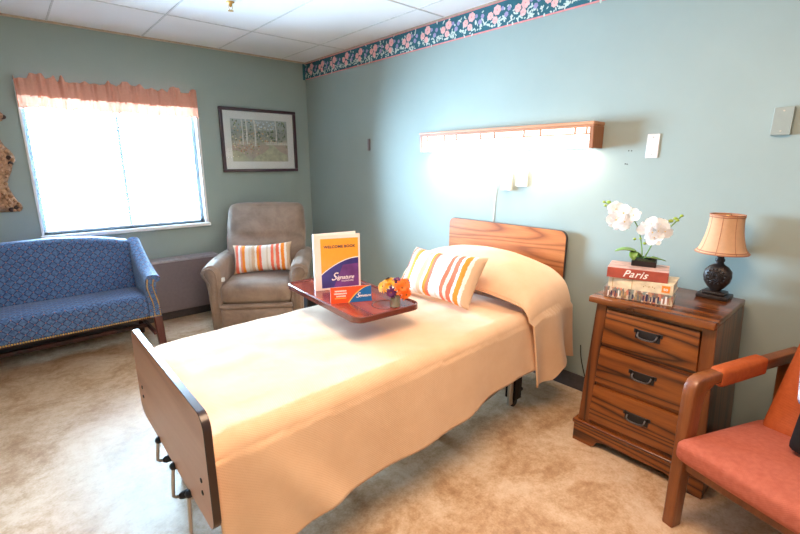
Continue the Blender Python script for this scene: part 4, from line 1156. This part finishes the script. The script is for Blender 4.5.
# ------------------------------------------------------------------ armchair with wood frame (bottom right)
CH = thing('lounge_armchair', 'wood framed armchair with coral seat and rust orange back at bottom right', 'armchair', (1.765, .385, 0), math.radians(-18))
# local: +x backwards (depth), -y across the seat, frame leg at origin
def cw_arm(name, y):
    b = nb()
    o_ = [(-.028, 0), (.022, 0), (.030, .50), (.045, .565), (.085, .585), (.66, .578), (.66, .622), (.02, .628), (-.012, .618), (-.030, .592), (-.034, .55)]
    add_prism(b, [(p[0], p[1]) for p in o_], y - .022, y + .022, 'y', .006, 2)
    return obj(name, b, M['chairwood'], CH, angle=45)
for y in (0.0, -.60):
    A_ = cw_arm('arm', y)
    b = nb(); add_puff(b, .115, .40, y - .028, y + .028, .565, .637, .016, (0, .002, .003), 10); obj('arm_pad', b, M['rust'], A_, smooth=True)
    b = nb(); add_prism(b, [(.56, .60), (.62, .60), (.66, 0), (.615, 0)], y - .021, y + .021, 'y', .005, 1); obj('rear_leg', b, M['chairwood'], CH, angle=45)
    b = nb(); add_box(b, .0, .60, y - .015, y + .015, .255, .315, .004, 1); obj('side_rail', b, M['chairwood'], CH)
b = nb(); add_box(b, -.015, .015, -.58, -.02, .255, .325, .005, 2); obj('front_rail', b, M['chairwood'], CH)
b = nb(); add_box(b, .58, .61, -.58, -.02, .27, .31, .004, 1); obj('rear_rail', b, M['chairwood'], CH)
def seatfn(p):
    x, y, z = p; return (x, y, z - .08 * x)
b = nb(); add_puff(b, -.085, .45, -.575, -.012, .315, .40, .03, (0, .0, .028), 16, fn=seatfn); obj('seat', b, M['coral'], CH, smooth=True)
def bfn(p):
    x, y, z = p; t = z - .37; return (x + .47 * t, y, z)
b = nb(); add_puff(b, .345, .425, -.545, -.055, .36, .98, .03, (.015, 0, 0), 16, fn=bfn); obj('backrest', b, M['rust'], CH, smooth=True)
# black bag on the chair
cm = Matrix.Translation((1.765, .385, 0)) @ Matrix.Rotation(math.radians(-18), 4, 'Z')
BG = thing('black_bag', 'black bag with a white and grey printed top leaning on the coral seat', 'bag', cm @ Vector((.172, -.22, .428)), math.radians(-18))
T_ = Matrix.Rotation(math.radians(13), 4, 'Y')
b = nb(); add_puff(b, -.0, .08, -.30, .0, .0, .20, .022, (.012, 0, 0), 10, mat=T_); obj('body', b, plain('black cloth', srgb(13, 11, 13), .8, nscale=60, namt=.3), BG, smooth=True)
t = NT('white and violet grey print'); v = t.coord('Object'); n_ = t.noise(v, 45, 4, .7)
t.col(t.ramp(n_, [(.38, srgb(104, 98, 128)), (.5, srgb(196, 192, 204)), (.6, srgb(236, 232, 232))])); t.set(Roughness=.7)
b = nb(); add_puff(b, -.005, .082, -.31, .015, .155, .32, .022, (.012, 0, 0), 10, mat=T_, fn=lambda p: (p.x, p.y + (.2 * max(0, p.z - .17) if p.y > -.1 else 0), p.z)); obj('printed_top', b, t.m, BG, smooth=True)

# ------------------------------------------------------------------ light
wd = bpy.data.worlds.new('World'); scene.world = wd; wd.use_nodes = True
bg = wd.node_tree.nodes['Background']; bg.inputs[0].default_value = (.49, .75, 1.0, 1); bg.inputs[1].default_value = 170.0
def area(name, loc, rot, sx_, sy_, power, color, portal=False, spread=None):
    l = bpy.data.lights.new(name, 'AREA'); l.shape = 'RECTANGLE'; l.size = sx_; l.size_y = sy_; l.energy = power; l.color = color
    if spread: l.spread = spread
    if portal: l.cycles.is_portal = True
    o = bpy.data.objects.new(name, l); o.location = loc; o.rotation_euler = rot; link(o); return o
area('daylight_portal', ((wx0 + wx1) / 2, WY + .09, (wz0 + wz1) / 2), (-PI / 2, 0, 0), wx1 - wx0, wz1 - wz0, 1, (1, 1, 1), portal=True)
# tubes of the wall light: light thrown down and up the wall
area('wall_light_tube_down', (WX - .058, 1.80, 1.448), (0, 0, 0), .09, 1.24, 9.5, (1, .84, .66))
area('wall_light_tube_up', (WX - .06, 1.80, 1.597), (PI, 0, 0), .08, 1.24, .4, (1, .88, .74))
# added warm fill light under the ceiling, unseen above the view
area('overhead_fill', (.75, .55, CZ - .01), (0, 0, 0), .6, 1.2, 60, (1, .68, .45))

# ------------------------------------------------------------------ camera
cam = bpy.data.cameras.new('camera'); co = bpy.data.objects.new('camera', cam); link(co)
cam.sensor_width = 36; cam.lens = 441 / 800 * 36; cam.clip_start = .02
co.location = (0, 0, 1.38); co.rotation_euler = (math.radians(90 - 13.392), 0, math.radians(-41.426))
scene.camera = co
scene.view_settings.view_transform = 'Standard'; scene.view_settings.look = 'None'; scene.view_settings.gamma = 1
scene.view_settings.use_curve_mapping = False; scene.view_settings.exposure = 0.0
scene.cycles.use_denoising = True; scene.cycles.max_bounces = 10; scene.cycles.diffuse_bounces = 6; scene.cycles.transparent_max_bounces = 12
scene.cycles.sample_clamp_indirect = 8; scene.cycles.caustics_reflective = False; scene.cycles.caustics_refractive = False
